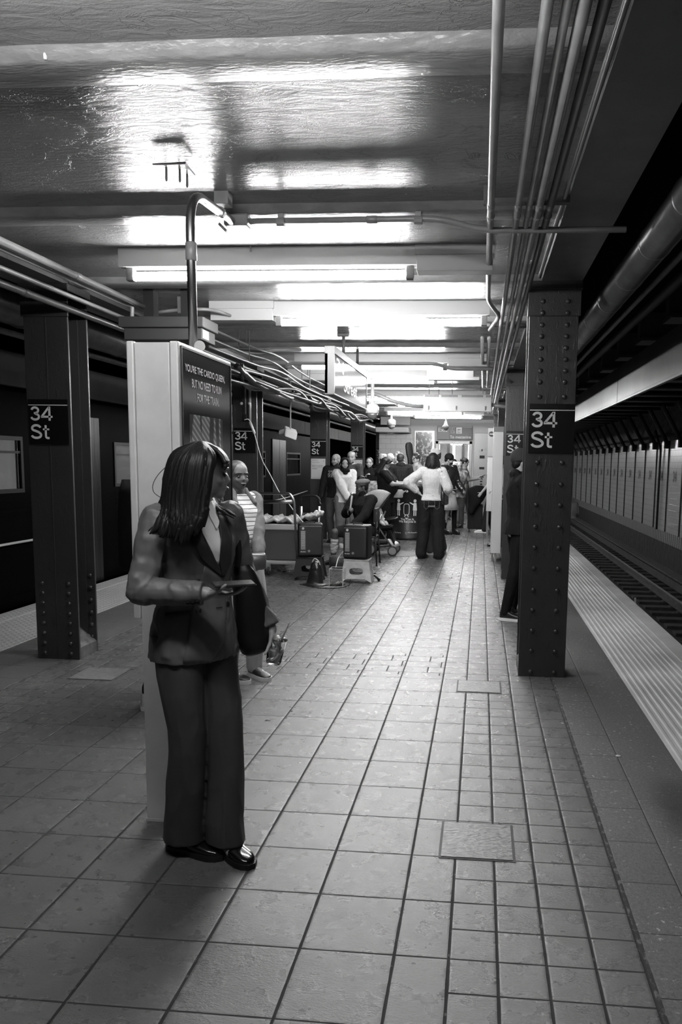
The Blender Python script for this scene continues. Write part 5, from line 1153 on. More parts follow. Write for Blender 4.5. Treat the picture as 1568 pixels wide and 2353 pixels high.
for dy in (.0, .045): sweep(bm, spline([onY(545, 1305, 2.99+dy), onY(549, 1262, 2.99+dy), onY(541, 1220, 2.99+dy), onY(528, 1184, 2.97+dy*.6), onY(520, 1178, 3.02+dy*.6)], 6), .012, 8, flat=(1, .35))
obj('bag_strap', bm, MATS['tote_leather'], e, True)
# iced drink in her left hand
cx = onY(634, 1494, 3.04); e = empty('iced_drink', cx, 'clear plastic cup of iced drink with a straw held by the suited woman', 'cup')
axd = Vector((.20, 0, 1)).normalized(); M_cup = mat('clear_plastic', .95, .05, trans=1.0, spec=.5); M_cup.node_tree.nodes['Principled BSDF'].inputs['IOR'].default_value = 1.12
bm = B(); lathe(bm, cx, [(.029, -.055), (.031, -.05), (.038, .045), (.0405, .048), (.0385, .05), (.0365, .045), (.0298, -.045), (.005, -.047)], 26, axd); obj('cup', bm, M_cup, e, True)
bm = B(); lathe(bm, cx, [(.027, -.048), (.0315, .0), (.033, .005), (.002, .006)], 22, axd); obj('drink', bm, mat('iced_tea', .75, .3, trans=.6), e, True)
bm = B(); lathe(bm, cx, [(.0395, .046), (.0395, .052), (.030, .058), (.010, .060)], 24, axd); obj('lid', bm, M_cup, e, True)
for k in range(5):
    q = cx+Vector((random.uniform(-.018, .018), random.uniform(-.018, .018), -.03+.011*k)); bm = B(); obox(bm, q, (1, .3*k, .2), (0, 1, .4), (-.2, -.4, 1), (.016, .012, .014), .003); obj('ice_cube', bm, mat('drink_bits', .06, .3) if k % 2 else M_cup, e)
bm = B(); sweep(bm, [onY(632, 1506, 3.04), onY(664, 1431, 3.05)], .004, 8); obj('straw', bm, M_grey, e, True)
# ------------------------------------------------------------------ the crowd
def gb(px, Y): p = onY(px, 1200, Y); return Vector((p.x, p.y, 0))
def purse(name, c, sx, sz, dep, m_, label, pts=None, ax=(1, 0, 0), cat='bag'):
    e = empty(name, c, label, cat); ax = Vector(ax).normalized(); ay = Vector((-ax.y, ax.x, 0)); c = Vector(c)
    bm = B(); loft(bm, [ring(c+Vector((0, 0, z*sz)), ax, ay, sx/2*w_, dep/2*d_, 20, 2.8) for z, w_, d_ in ((-.5, .75, .6), (-.42, .98, 1), (0, 1, 1), (.35, .95, .8), (.5, .85, .35))]); obj('bag_body', bm, m_, e, True)
    if pts: bm = B(); sweep(bm, spline(pts, 6), .010, 8, flat=(1, .3)); obj('bag_strap', bm, m_, e, True)
    return e
# woman in stripes, behind the kiosk
C_strip, b_ = newmat('striped_knit'); x, y, z, pos = xyz(); f = frac((z+noise(pos, 3, 2)*.03)/.030); plug(.58-.50*between(f, .0, .20), b_.inputs['Base Color']); b_.inputs['Roughness'].default_value = .8; bumpn(noise(pos, 9, 3), b_, .4, .02)
C_hoodie = cloth('hoodie_grey', .15, wr=.6)
Js = person('older woman in a striped top and open grey hooded jacket, mouth open', gb(548, 5.35), -35, 1.56, feet=((-.10, .05, 5), (.10, .0, -10)), hands=(onY(597, 1288, 5.15), Vector(gb(500, 5.2))+Vector((0, 0, .95))), skinv=.15, head=(8, 2), voxel=.007, fem=True, build=1.12, belly=.05,
    top=dict(m=C_strip, t=.012, z0=.86, sleeve=0), bottom=dict(m=cloth('trousers_pale', .38), t=.016, hem=.062, knee=.072), shoes=dict(m=mat('slip_on', .012, .4), sole=SH_w, L=.255, h=.055, name='slip_on_shoe'), hair=dict(k='tail', m=mat('hair_grey', .035, .5, bump=.6, bscale=60, bdist=.006, stretch=(1, 1, .12), detail=3)))
s_ = Js['s']; r_ = Js['root']
bm = B(); T, RT, SH, EL, WR, Rt, Fd = Js['T'], Js['RT'], Js['SH'], Js['EL'], Js['WR'], Js['Rt'], Js['Fd']
for q in (0, 1):
    sg = -1 if q == 0 else 1
    capsule(bm, T(sg*.10, -.01, 1.37), .062*s_, SH[q], .072*s_); capsule(bm, SH[q], .072*s_, EL[q], .060*s_); capsule(bm, EL[q], .062*s_, EL[q].lerp(WR[q], .9), .046*s_)
    for z0, z1, a_, b2 in ((.84, 1.2, .155, .155), (1.2, 1.38, .155, .145)):
        capsule(bm, T(sg*(a_+.0), .02, z0), .038*s_, T(sg*b2, .01, z1), .040*s_); capsule(bm, T(sg*(a_-.03), .09 if z0 < 1 else .09, z0), .022*s_, T(sg*(b2-.06), .075, z1), .022*s_)
    capsule(bm, T(sg*.09, .085, 1.37), .022*s_, T(sg*.06, .0, 1.46), .028*s_)
loft(bm, [ring(T(0, -.075, z), RT.col[0], RT.col[1], .155*s_, .06*s_, 18, 2.2) for z in (.84, 1.0, 1.2, 1.36)]); ellipsoid(bm, T(0, -.07, 1.42), .11*s_, .05*s_, .06*s_, RT, 14)
fuse('hooded_jacket', bm, C_hoodie, r_, .007, 3, disp=.007)
bm = B(); ellipsoid(bm, Js['Hh'](0, .0865, -.050), .014*s_, .008*s_, .012*s_, Js['RH'], 10); obj('open_mouth', bm, mat('mouth_dark', .01, .5), r_, True)
purse('handbag', onY(588, 1290, 5.0), .14, .11, .06, mat('bag_silver', .14, .3, .4), 'small shiny grey handbag at the hip of the woman in stripes', [onY(570, 1270, 4.98), onY(563, 1225, 5.0), onY(556, 1180, 5.15)], (.9, .3, 0))
# person in a dark coat hidden behind the kiosk
person('person in a long dark coat and white shoes, almost hidden behind the near kiosk', gb(370, 4.72), 30, 1.72, feet=((-.1, -.02, 0), (.1, -.10, 0)), skinv=.2, hands=((-.2, .1, .8), (.2, .12, .8)), top=dict(m=C_black, t=.02, z0=.84, name='coat'), bottom=dict(m=C_black), shoes=dict(m=SH_w, h=.075, L=.28), hair=dict(k='short'), detail=False, voxel=.01)
purse('backpack', gb(322, 4.55)+Vector((0, 0, 1.15)), .24, .55, .24, C_black, 'black backpack of the person hidden behind the near kiosk, its edge just visible', cat='backpack')
# man in the beanie behind the right column
Jb = person('man in a black beanie and black hooded sweatshirt leaning behind the near right column', gb(1194, 7.85), 15, 1.70, feet=((-.14, .0, -60), (.08, -.14, 30)), skinv=.33, head=(0, 0), hands=((-.10, .22, 1.02), (.10, .24, 1.0)), top=dict(m=C_black, t=.03, z0=.86, hood=True, name='hooded_sweatshirt'), bottom=dict(m=C_black, t=.012, hem=.045, knee=.07), shoes=dict(m=SH_b, sole=SH_w, L=.29, h=.07), hair=dict(k='close', hat='beanie', hm=mat('beanie_knit', .02, .9, bump=.5, bscale=80, bdist=.004)), voxel=.008)
p = Jb['Hh'](-.092, -.005, .075); bm = B(); lathe(bm, p, [(.022, 0), (.022, .003)], 16, (-1, -.6, .1)); obj('beanie_badge', bm, SH_w, Jb['root'])
purse('sports_bag', onY(1306, 1172, 8.1), .22, .16, .16, mat('bag_sheen', .18, .25, .5, bump=.6, bscale=8, bdist=.02), 'shiny dark sports bag sticking out right of the near right column', [onY(1300, 1160, 8.1), onY(1275, 1110, 8.0), onY(1235, 1080, 7.95)])
# woman in the white sweater, seen from behind
C_knit, b_ = newmat('white_knit'); x, y, z, pos = xyz(); plug(.50+.22*noise(pos, 130, 2)-.10*between(z, 1.0, 1.32)*frac(z/.018).lt(.45), b_.inputs['Base Color']); b_.inputs['Roughness'].default_value = .85; bumpn(noise(pos, 60, 4), b_, .6, .02)
Jw = person('woman in a loose white knitted sweater and baggy dark jeans, back turned, hand on hip', gb(992, 12.65), 93, 1.73, feet=((-.16, .0, 25), (.13, -.06, -20)), skinv=.35, head=(-12, 0), hands=((-.20, .0, 1.04), (.20, .10, 1.0)), poleE=((-1, -.1, -.1), (.45, -.8, -.5)), fem=True, build=1.02,
    top=dict(m=C_knit, t=.026, z0=.93, sleeve=.86, puff=.012, name='sweater'), bottom=dict(m=C_den, t=.022, hem=.088, knee=.092, name='jeans'), shoes=dict(m=SH_b, h=.08, L=.27, name='boot'), hair=dict(k='bob', m=M_hair))
s_, T = Jw['s'], Jw['T']; st = mat('stitching', .25, .7)
for sg in (-1, 1):
    bm = B(); P = [T(sg*.045, -.142, .95), T(sg*.12, -.130, .95), T(sg*.12, -.138, .83), T(sg*.085, -.143, .80), T(sg*.05, -.143, .83), T(sg*.045, -.142, .95)]; sweep(bm, P, .002, 5); obj('back_pocket', bm, st, Jw['root'])
purse('shoulder_bag', T(.20, .0, .98), .24, .24, .10, C_leather, 'black leather shoulder bag on the right side of the woman in the white sweater', [T(.20, -.03, 1.08), T(.175, -.10, 1.3), T(.12, -.05, 1.45), T(.14, .06, 1.4), T(.2, .05, 1.1)], (.3, 1, 0))
# man in the white cap
Jc = person('tall man in a white cap and grey jeans behind the sweater woman', gb(997, 13.35), 185, 1.80, feet=((-.12, .06, 10), (.12, -.16, -10)), skinv=.3, head=(0, -8), hands=((-.08, .3, 1.15), (.06, .3, 1.15)), top=dict(m=C_white, t=.02, z0=.88, sleeve=.55), bottom=dict(m=C_denm, t=.015, hem=.07, knee=.075, name='jeans'), shoes=dict(m=SH_w, L=.29), hair=dict(k='short', m=M_hairb, hat='cap', hm=C_white))
# big woman in black with a phone
Jf = person('woman in a black dress with long dark hair, reading her phone beside the bin', gb(886, 14.9), -8, 1.66, feet=((-.12, .05, 0), (.10, -.05, 0)), skinv=.3, head=(0, -28), hands=((-.03, .40, 1.20), (.05, .40, 1.17)), build=1.38, belly=.07, fem=True, poleE=((-.5, -.3, -.8), (.5, -.3, -.8)),
    top=dict(m=C_black, t=.012, z0=.80, sleeve=.36, name='dress_top'), bottom=dict(m=C_black, hem=.06, knee=.08), shoes=dict(m=SH_b), hair=dict(k='long', z1=-.26))
phone(Jf['W'](0, .50, 1.21), (.6, .1, .5), (-.5, 0, 1), 'dark smartphone held by the woman in the black dress')
purse('crossbody_bag', Jf['T'](-.1, .22, .98), .2, .16, .07, C_lgrey, 'pale cross-body bag against the woman in the black dress', [Jf['T'](-.1, .21, 1.05), Jf['T'](.0, .17, 1.25), Jf['T'](.1, .05, 1.44), Jf['T'](.0, -.12, 1.3)])
# hijab woman and her group
Jh = person('woman in a black headscarf and white hooded sweatshirt standing behind the singer', gb(792, 14.2), -62, 1.64, feet=((-.1, 0, 0), (.1, .02, 0)), skinv=.42, head=(10, 0), hands=((-.06, .26, .93), (.03, .28, .92)), fem=True, build=1.08, top=dict(m=C_white, t=.03, z0=.84, name='hooded_sweatshirt', puff=.012), bottom=dict(m=C_grey, t=.02, hem=.075, knee=.08), shoes=dict(m=SH_w), hair=dict(k='hijab', m=C_black))
C_chk, b_ = newmat('check_cloth'); x, y, z, pos = xyz(); plug(.05+.3*(S.m('ABSOLUTE', frac(x/.05)-frac(z/.05)).lt(.35)), b_.inputs['Base Color'])
Jm = person('grey-haired man in a dark checked jacket with striped cuffs, left behind the headscarf woman', gb(772, 14.9), -100, 1.71, skinv=.33, head=(20, 0), hands=((-.24, .1, .83), (.27, .12, .86)), build=1.1, top=dict(m=C_blk2, t=.03, z0=.86, collar=True, name='jacket'), bottom=dict(m=cloth('cloth_mid', .10), t=.02, hem=.07), shoes=dict(m=SH_b), hair=dict(k='close', m=M_hairl))
bm = B(); T = Jm['T']; loft(bm, [ring(T(.0, .005, z), Jm['RT'].col[0], Jm['RT'].col[1], rx, ry_, 22, 2.25) for z, rx, ry_ in ((1.24, .172, .142), (1.31, .182, .142), (1.37, .165, .118))], False); obj('check_yoke', bm, C_chk, Jm['root'], True)
for q in (0, 1):
    for k in (0, 1): c = Jm['EL'][q].lerp(Jm['WR'][q], .86+.07*k); bm = B(); d = Jm['HD'][q]; lathe(bm, c, [(.05, -.007), (.052, 0), (.05, .007)], 16, d); obj('cuff_stripe', bm, C_white, Jm['root'], True)
person('bald man in a dark grey sweater, right behind the headscarf woman', gb(806, 15.3), -115, 1.77, skinv=.32, head=(-25, 0), build=1.15, top=dict(m=cloth('sweater_grey', .06), t=.022, z0=.86, collar=True, name='sweater'), bottom=dict(m=C_black), shoes=dict(m=SH_b), hair=dict(k='close', m=M_hairl))
person('child with short dark hair standing between the singer and the headscarf woman', gb(829, 13.95), 0, 1.32, skinv=.3, head=(0, -10), hands=((-.2, .05, .75), (.2, .05, .75)), top=dict(m=C_grey, t=.012, z0=.86), bottom=dict(m=C_den), shoes=dict(m=SH_b), hair=dict(k='short'), detail=False)
Jk = person('woman in a black jacket with hair tied back, standing alone by the fourth left column', gb(848, 16.2), -92, 1.66, skinv=.36, head=(0, 0), hands=((-.22, .1, .85), (.04, .24, 1.28)), fem=True, top=dict(m=C_black, t=.026, z0=.84, collar=True, name='jacket'), bottom=dict(m=C_black, t=.016), shoes=dict(m=SH_b), hair=dict(k='tail', m=M_hairb))
purse('tote_bag', Jk['T'](-.12, .20, .98), .24, .42, .06, mat('patterned_cloth', .28, .8, var=.9, vscale=18), 'light patterned cloth bag on the woman in the black jacket by the fourth column')
# man in the dark blazer, guitar player, three heads behind
Jz = person('man in a dark blazer with short brown hair, seen from behind beside the bin', gb(919, 16.7), 100, 1.76, skinv=.3, head=(18, 0), hands=((-.18, .2, 1.0), (.18, .2, 1.0)), top=dict(m=C_blk2, t=.03, z0=.80, hood=True, name='blazer'), bottom=dict(m=C_black), shoes=dict(m=SH_b), hair=dict(k='short', m=M_hairb))
Jg = person('curly-haired man with a moustache in a pale shirt carrying a guitar case on his back', gb(954, 17.4), -150, 1.76, skinv=.36, head=(-15, -14), hands=((-.16, .2, 1.0), (.16, .2, 1.0)), top=dict(m=C_lgrey, t=.018, z0=.86, collar=True), bottom=dict(m=C_den), shoes=dict(m=SH_b), hair=dict(k='curly', m=M_hairb))
bm = B(); Hh = Jg['Hh']; capsule(bm, Hh(-.02, .094, -.036), .006, Hh(.02, .094, -.036), .006, 8); obj('moustache', bm, M_hairb, Jg['root'], True)
e = empty('guitar_case', Jg['T'](-.02, -.2, 1.2), 'black guitar case rising behind the curly-haired man', 'guitar case')
ax = Vector((.85, .5, 0)).normalized(); up = Vector((-.10, 0, 1)).normalized(); ay = up.cross(ax).normalized(); ax = ay.cross(up).normalized(); c0 = onY(951, 1150, 17.72)
bm = B(); loft(bm, [ring(c0+up*z, ax, ay, rx, .06 if z < .7 else .045, 24, 2.6) for z, rx in ((-.30, .08), (-.26, .16), (-.12, .20), (.08, .17), (.2, .145), (.36, .155), (.48, .13), (.56, .08), (.64, .065), (.95, .062), (1.05, .085), (1.22, .09), (1.28, .075), (1.31, .04))]); obj('case_body', bm, mat('case_black', .012, .6), e, True)
person('man in a pale flat-brimmed hat standing at the back beside the fifth left column', gb(879, 18.4), -75, 1.74, skinv=.12, hands=((-.2, .1, .9), (.2, .1, .9)), top=dict(m=C_black, t=.02, z0=.86), bottom=dict(m=C_black), shoes=dict(m=SH_b), hair=dict(k='short', hat='bucket', hm=C_white), detail=False)
person('person in a white hood at the back, just right of the hatted man', gb(896, 18.9), 80, 1.76, skinv=.3, top=dict(m=C_white, t=.02, z0=.86, hood=True), bottom=dict(m=C_grey), shoes=dict(m=SH_w), hair=dict(k='short', m=M_hairl, hat='beanie', hm=C_white), detail=False)
person('fair-haired person in a pale top at the back, right of the white hood', gb(911, 19.6), -120, 1.82, skinv=.35, top=dict(m=C_lgrey, t=.02, z0=.86), bottom=dict(m=C_denm), shoes=dict(m=SH_b), hair=dict(k='curly', m=M_hairl), detail=False)
# leather jacket and white skirt
Jl = person('person in black leather jacket, beanie and face mask with a white skirt and boots', gb(1029, 17.2), -35, 1.76, feet=((-.1, .1, 20), (.1, -.02, 0)), skinv=.25, head=(-35, -16), hands=((-.20, .22, .95), (.2, .2, .95)), top=dict(m=C_leather, t=.04, z0=.88, collar=True, name='leather_jacket'), bottom=dict(m=cloth('skirt_white', .55, wr=.8, sc_=12, st=(1, 1, .15)), kind='skirt', zb=.52, fl=.25), shoes=dict(m=SH_b, h=.11, name='boot'), hair=dict(k='close', hat='beanie', hm=C_black))
bm = B(); ellipsoid(bm, Jl['Hh'](0, .055, -.048), .055, .05, .036, Jl['RH'], 16); obj('face_mask', bm, C_black, Jl['root'], True)
for q in (0, 1): bm = B(); capsule(bm, Jl['KN'][q]+Vector((0, 0, .1)), .062, Jl['AN'][q], .045); obj('boot_shaft', bm, C_black, Jl['root'], True)
Jn = person('fair woman in a mottled jacket facing the camera in front of the elevator', gb(1053, 19.0), -85, 1.60, feet=((-.08, .05, 30), (.1, .0, -30)), skinv=.42, head=(-5, 0), hands=((.08, .24, 1.02), (-.06, .26, .98)), fem=True, top=dict(m=cloth('top_mottled', .28, var=.8), t=.03, z0=.78, collar=True, name='jacket'), bottom=dict(m=C_denm, hem=.06, name='jeans'), shoes=dict(m=SH_b), hair=dict(k='tail', m=M_hairl))
purse('backpack', gb(1044, 19.22)+Vector((0, 0, 1.38)), .36, .42, .2, mat('pack_pale', .45, .7, var=.5, vscale=14), 'pale mottled backpack behind the fair woman near the elevator', cat='backpack')
Jp = person('woman in grey overalls with a dark bun looking at her phone near the elevator', gb(1066, 20.2), 0, 1.70, feet=((-.08, .20, -5), (.08, -.16, 0)), skinv=.2, head=(0, -18), hands=((-.08, .36, 1.2), (.06, .34, 1.16)), fem=True, poleE=((-.3, -.5, -.9), (.3, -.5, -.9)), top=dict(m=cloth('overall_grey', .13), t=.010, z0=.86, sleeve=0, name='overall_bib'), bottom=dict(m=MATS['overall_grey'], t=.02, hem=.085, knee=.08), shoes=dict(m=SH_w), hair=dict(k='bun'))
phone(Jp['W'](0, .46, 1.24), (.8, .1, .35), (-.4, -.2, 1), 'pale smartphone held up by the woman in grey overalls')
person('person with dark curly hair half hidden in front of the elevator doors', gb(1040, 21.6), -95, 1.66, skinv=.2, top=dict(m=C_blk2, t=.02), bottom=dict(m=C_black), shoes=dict(m=SH_b), hair=dict(k='curly'), detail=False)
# people at the right behind the kiosks
Jr = person('person in a black T-shirt beside a suitcase, head hidden by the map panel', gb(1131, 17.7), 176, 1.68, feet=((-.12, .16, 0), (.14, -.02, 0)), lean=4, skinv=.38, head=(0, -20), hands=((-.16, .24, .92), (.12, .24, .95)), top=dict(m=C_black, t=.016, z0=.88, sleeve=.36), bottom=dict(m=C_den, t=.018, hem=.075, knee=.08, name='jeans'), shoes=dict(m=SH_w, L=.28, h=.075), hair=dict(k='short'))
person('person in a white T-shirt and dark trousers mostly hidden behind the white kiosk', gb(1148, 14.9), 180, 1.72, feet=((-.1, .0, 0), (.1, .0, 0)), skinv=.35, hands=((-.16, .12, 1.05), (.14, .12, 1.05)), top=dict(m=C_white, t=.02, z0=.88, sleeve=.45), bottom=dict(m=C_blk2), shoes=dict(m=SH_b), hair=dict(k='short'), detail=False)
e = empty('suitcase', gb(1092, 17.9), 'black upright suitcase on wheels near the elevator call panel', 'suitcase'); c = gb(1092, 17.9)
bm = B(); box(bm, c+Vector((-.17, -.12, .07)), c+Vector((.17, .12, .64)), .03); obj('shell', bm, C_blk2, e)
bm = B(); [sweep(bm, [c+Vector((x_, .08, .6)), c+Vector((x_, .08, .92))], .008, 6) for x_ in (-.08, .08)]; sweep(bm, [c+Vector((-.09, .08, .92)), c+Vector((.09, .08, .92))], .012, 6); obj('handle', bm, M_black, e)
for x_ in (-.13, .13):
    for y_ in (-.09, .09): bm = B(); lathe(bm, c+Vector((x_-.012, y_, .035)), [(.034, 0), (.035, .012), (.034, .024)], 14, (1, 0, 0)); obj('wheel', bm, M_rubber, e, True)
c = onY(1098, 1138, 17.75); bm = B(); loft(bm, [ring(c+Vector((dx, 0, z)), (1, 0, 0), (0, 1, 0), rx, .1, 20, 2.2) for z, rx, dx in ((-.42, .05, -.14), (-.30, .10, -.12), (-.12, .17, -.04), (.05, .22, .0), (.16, .2, .0), (.22, .08, .02))]); tag(fuse('draped_jacket', bm, C_black, None, .012, 3), 'black jacket draped over the arm above the suitcase', 'jacket')
# ------------------------------------------------------------------ the street singer and his gear
C_wrap = cloth('bandage', .5, wr=1.0, sc_=16, st=(1, 1, 2.2)); bs = gb(838, 11.75)
Jx = person('seated street singer in a grey beret and dark jacket singing into a microphone', bs, 236, 1.72, seat=.53, feet=((-.16, .42, 0), (.30, .36, 25)), hands=(onY(812, 1207, 11.30), onY(803, 1172, 11.42)), lean=6, skinv=.075, head=(32, -6), voxel=.008, build=1.08, poleE=((-.6, -.4, -.6), (.8, -.2, -.7)), curl=(.5, 1.25), palm=((0, .1, 1), None),
    top=dict(m=C_black, t=.028, z0=.88, collar=True, name='jacket'), bottom=dict(m=C_blk2, t=.02, len=.5, knee=.075, thigh=.82, name='shorts'), shoes=dict(m=SH_b, L=.28), hair=dict(k='short', hat='beret', hm=cloth('beret_grey', .11)))
for q in (1,): bm = B(); a, b_ = Jx['KN'][q], Jx['AN'][q]; capsule(bm, a.lerp(b_, .30), .062, a.lerp(b_, .68), .056); fuse('leg_bandage', bm, C_wrap, Jx['root'], .008, 1)
mp = Jx['Hh'](-.01, .16, -.075); e = empty('microphone', mp, 'silver handheld microphone at the singer\'s mouth', 'microphone')
mw = Jx['WR'][1]+Jx['HD'][1]*.08; bm = B(); ellipsoid(bm, mp, .026, .026, .028, None, 14); obj('head', bm, M_steel, e, True)
bm = B(); capsule(bm, mp+(mw-mp)*.15, .017, mw, .012); obj('body', bm, M_grey, e, True)
pts = [mw, mw+Vector((0, -.02, -.15)), mw+Vector((.0, -.03, -.45)), mw+Vector((.06, 0, -.75)), mw+Vector((.1, .1, -1.0))]
bm = B(); sweep(bm, spline(pts, 6), .004, 6); obj('cord', bm, M_black, e, True)
phone(Jx['WR'][0]+Jx['HD'][0]*.09+Vector((0, 0, .03)), (.9, .2, .1), (0, -.2, 1), 'smartphone in the lowered hand of the seated singer')
# folding chair under him
e = empty('folding_chair', bs, 'dark folding chair under the seated singer', 'chair')
bm = B(); box(bm, bs+Vector((-.20, -.20, .425)), bs+Vector((.20, .20, .445)), .008); obj('seat', bm, M_blackm, e)
for dx in (-.19, .19):
    for dy in (-.17, .17): bm = B(); sweep(bm, [bs+Vector((dx, dy, .43)), bs+Vector((dx*1.15, dy*1.15, 0))], .012, 8); obj('leg', bm, M_black, e, True)
bm = B(); box(bm, bs+Vector((.16, -.20, .66)), bs+Vector((.20, .20, .86)), .008); obj('backrest', bm, M_blackm, e)
for dy in (-.18, .18): bm = B(); sweep(bm, [bs+Vector((.19, dy, .43)), bs+Vector((.20, dy, .8))], .012, 8); obj('back_post', bm, M_black, e, True)
# speakers on folding stools
def stool(px, Y, m_, label):
    c = gb(px, Y); e = empty('folding_stool', c, label, 'stool'); H_ = .31
    bm = B(); box(bm, c+Vector((-.165, -.125, H_-.025)), c+Vector((.165, .125, H_)), .008); obj('top', bm, m_, e)
    for sy in (-1, 1):
        bm = B(); Y0_ = sy*.10; out = []
        P = [(-.16, H_-.025), (.16, H_-.025), (.205, 0), (.135, 0), (.115, .06), (-.115, .06), (-.135, 0), (-.205, 0)]
        hole = [(.085*math.cos(t)+.0, .155+.05*math.sin(t)) for t in [2*math.pi*k/24 for k in range(24)]]
        # panel as two lofts around the oval opening
        y0 = Y0_+sy*.0
        def outer(t):
            dx, dz = math.cos(t), math.sin(t); best = 9
            for i in range(len(P)):
                (x1, z1), (x2, z2) = P[i], P[(i+1) % len(P)]; z1 -= .155; z2 -= .155; den = dx*(z2-z1)-dz*(x2-x1)
                if abs(den) < 1e-9: continue
                u = (x1*(z2-z1)-z1*(x2-x1))/den; v = (x1*dz-z1*dx)/den
                if u > 0 and -1e-6 <= v <= 1+1e-6: best = min(best, u)
            return (dx*best, .155+dz*best)
        N = 72; A_ = []; 
        for k in range(N):
            t = 2*math.pi*k/N; ox, oz = outer(t); rr_ = ((abs(math.cos(t))/.088)**3+(abs(math.sin(t))/.042)**3)**(-1/3); hx, hz = rr_*math.cos(t), .155+rr_*math.sin(t)
            if abs(ox) < abs(hx): ox, oz = hx*1.05, hz
            lean_ = lambda z_: Y0_+sy*.05*(1-z_/H_)
            A_.append([bm.verts.new(c+Vector((a[0], lean_(a[1])+o_, a[1]))) for a, o_ in (((ox, oz), -.009), ((hx, hz), -.009), ((hx, hz), .009), ((ox, oz), .009))])
        for k in range(N):
            q = A_[k]; r = A_[(k+1) % N]
            for i in range(4): bm.faces.new((q[i], q[(i+1) % 4], r[(i+1) % 4], r[i]))
        obj('side_panel', bm, m_, e)
    for sx in (-1, 1):
        bm = B(); sweep(bm, [c+Vector((sx*.15, 0, H_-.03)), c+Vector((sx*.19, 0, .0))], [.03, .035], 4, flat=(.35, 1.6)); obj('end_panel', bm, m_, e)
    return c
c1 = stool(823, 9.98, mat('stool_white', .50, .5, var=.2, vscale=15), 'white plastic folding stool under the right-hand speaker')
c2 = stool(713, 10.1, mat('stool_black', .02, .5), 'black plastic folding stool under the left-hand speaker')
def speaker(c, rot, label):
    e = empty('speaker', (c.x, c.y, .31), label, 'speaker', None, rot); R = Matrix.Rotation(rot, 4, 'Z'); O = Vector((c.x, c.y, .312)); w_, h_, d_ = .165, .435, .15
    def X(x_, y_, z_): return O+(R @ Vector((x_, y_, z_)))
    bm = B(); rr = []
    for z, k in ((0, .90), (.012, .97), (.03, 1), (.39, 1), (.42, .98), (.435, .90)): rr.append(ring(X(0, 0, z), R @ Vector((1, 0, 0)), R @ Vector((0, 1, 0)), w_*k, d_*k, 40, 6))
    loft(bm, rr); o = obj('cabinet', bm, M_black, e); smooth_angle(o, 50)
    bm = B(); rr = [ring(X(0, -d_-.003+.0, z), R @ Vector((1, 0, 0)), R @ Vector((0, 1, 0)), .15*k, .012, 30, 6) for z, k in ((.025, .95), (.04, 1), (.39, 1), (.405, .95))]; loft(bm, rr); obj('grille', bm, mat('grille', .018, .45, bump=.6, bscale=220, bdist=.003), e, True)
    y_ = -d_-.0165
    bm = B(); quad(bm, X(-.125, y_, .10), X(-.065, y_, .10), X(-.065, y_, .345), X(-.125, y_, .345)); lb = obj('label', bm, mat('label_grey', .22, .4), e)
    for k in range(9): bm = B(); z = .325-.022*k; text_bm(bm, ('PORTABLE', 'PA', 'SPEAKER', 'SYSTEM', 'WITH MIC', 'BATTERY', 'CHARGE', 'INPUT', 'LEVEL')[k], X(-.118, y_-.0005, z), R @ Vector((1, 0, 0)), (0, 0, 1), .046, .010, .01); obj('label_line', bm, M_letter, e)
    bm = B(); text_bm(bm, 'MUSIC', X(-.128, y_, .065), R @ Vector((1, 0, 0)), (0, 0, 1), .07, .014, .03); obj('brand_line', bm, M_letter, e)
    bm = B(); lathe(bm, X(-.095, y_, .375), [(.016, 0), (.016, .002)], 18, R @ Vector((0, -1, 0))); obj('badge', bm, M_letter, e)
    bm = B(); lathe(bm, X(-.02, y_, .08), [(.017, 0), (.017, .004), (.010, .005)], 18, R @ Vector((0, -1, 0))); obj('knob', bm, M_grey, e)
    bm = B(); sweep(bm, bend([X(-.06, .0, .43), X(-.06, .0, .45), X(.06, .0, .45), X(.06, 0, .43)], .01), .008, 6); obj('handle', bm, M_black, e)
speaker(c1, math.radians(-6), 'black portable loudspeaker on the white folding stool, right of the pair')
speaker(c2, math.radians(14), 'black portable loudspeaker on the black folding stool, left of the pair')
# things on the floor in front of the stools
c = fl(722, 1346); e = empty('black_pouch', c, 'slumped shiny black pouch on the floor in front of the left speaker', 'bag')
bm = B(); loft(bm, [ring(c+Vector((dx, .05, z)), (1, 0, 0), (0, 1, 0), rx, ry_, 24, 2.1) for z, rx, ry_, dx in ((0, .17, .10, 0), (.012, .17, .10, 0), (.03, .11, .08, 0), (.12, .095, .07, .01), (.22, .075, .06, .015), (.29, .05, .04, .01), (.31, .02, .02, 0))]); fuse('pouch_body', bm, C_leather, e, .007, 2)
bm = B(); sweep(bm, spline([c+Vector((-.03, .03, .29)), c+Vector((.0, .03, .34)), c+Vector((.05, .03, .31)), c+Vector((.07, .03, .26))], 6), .006, 6); obj('drawstring', bm, M_letter, e, True)
c = fl(776, 1347); e = empty('tip_box', c, 'clear plastic tip box holding crumpled bills in front of the white stool', 'tip box'); t = .004
bm = B()
Z = .22; xa, xb, ya, yb = -.10, .07, -.02, .16
for a, b_ in (((xa, ya, 0), (xb, yb, t)), ((xa, ya, 0), (xa+t, yb, Z)), ((xb-t, ya, 0), (xb, yb, Z)), ((xa, ya, 0), (xb, ya+t, Z)), ((xa, yb-t, 0), (xb, yb, Z))): box(bm, c+Vector(a), c+Vector(b_))
obj('box_shell', bm, M_cup, e)
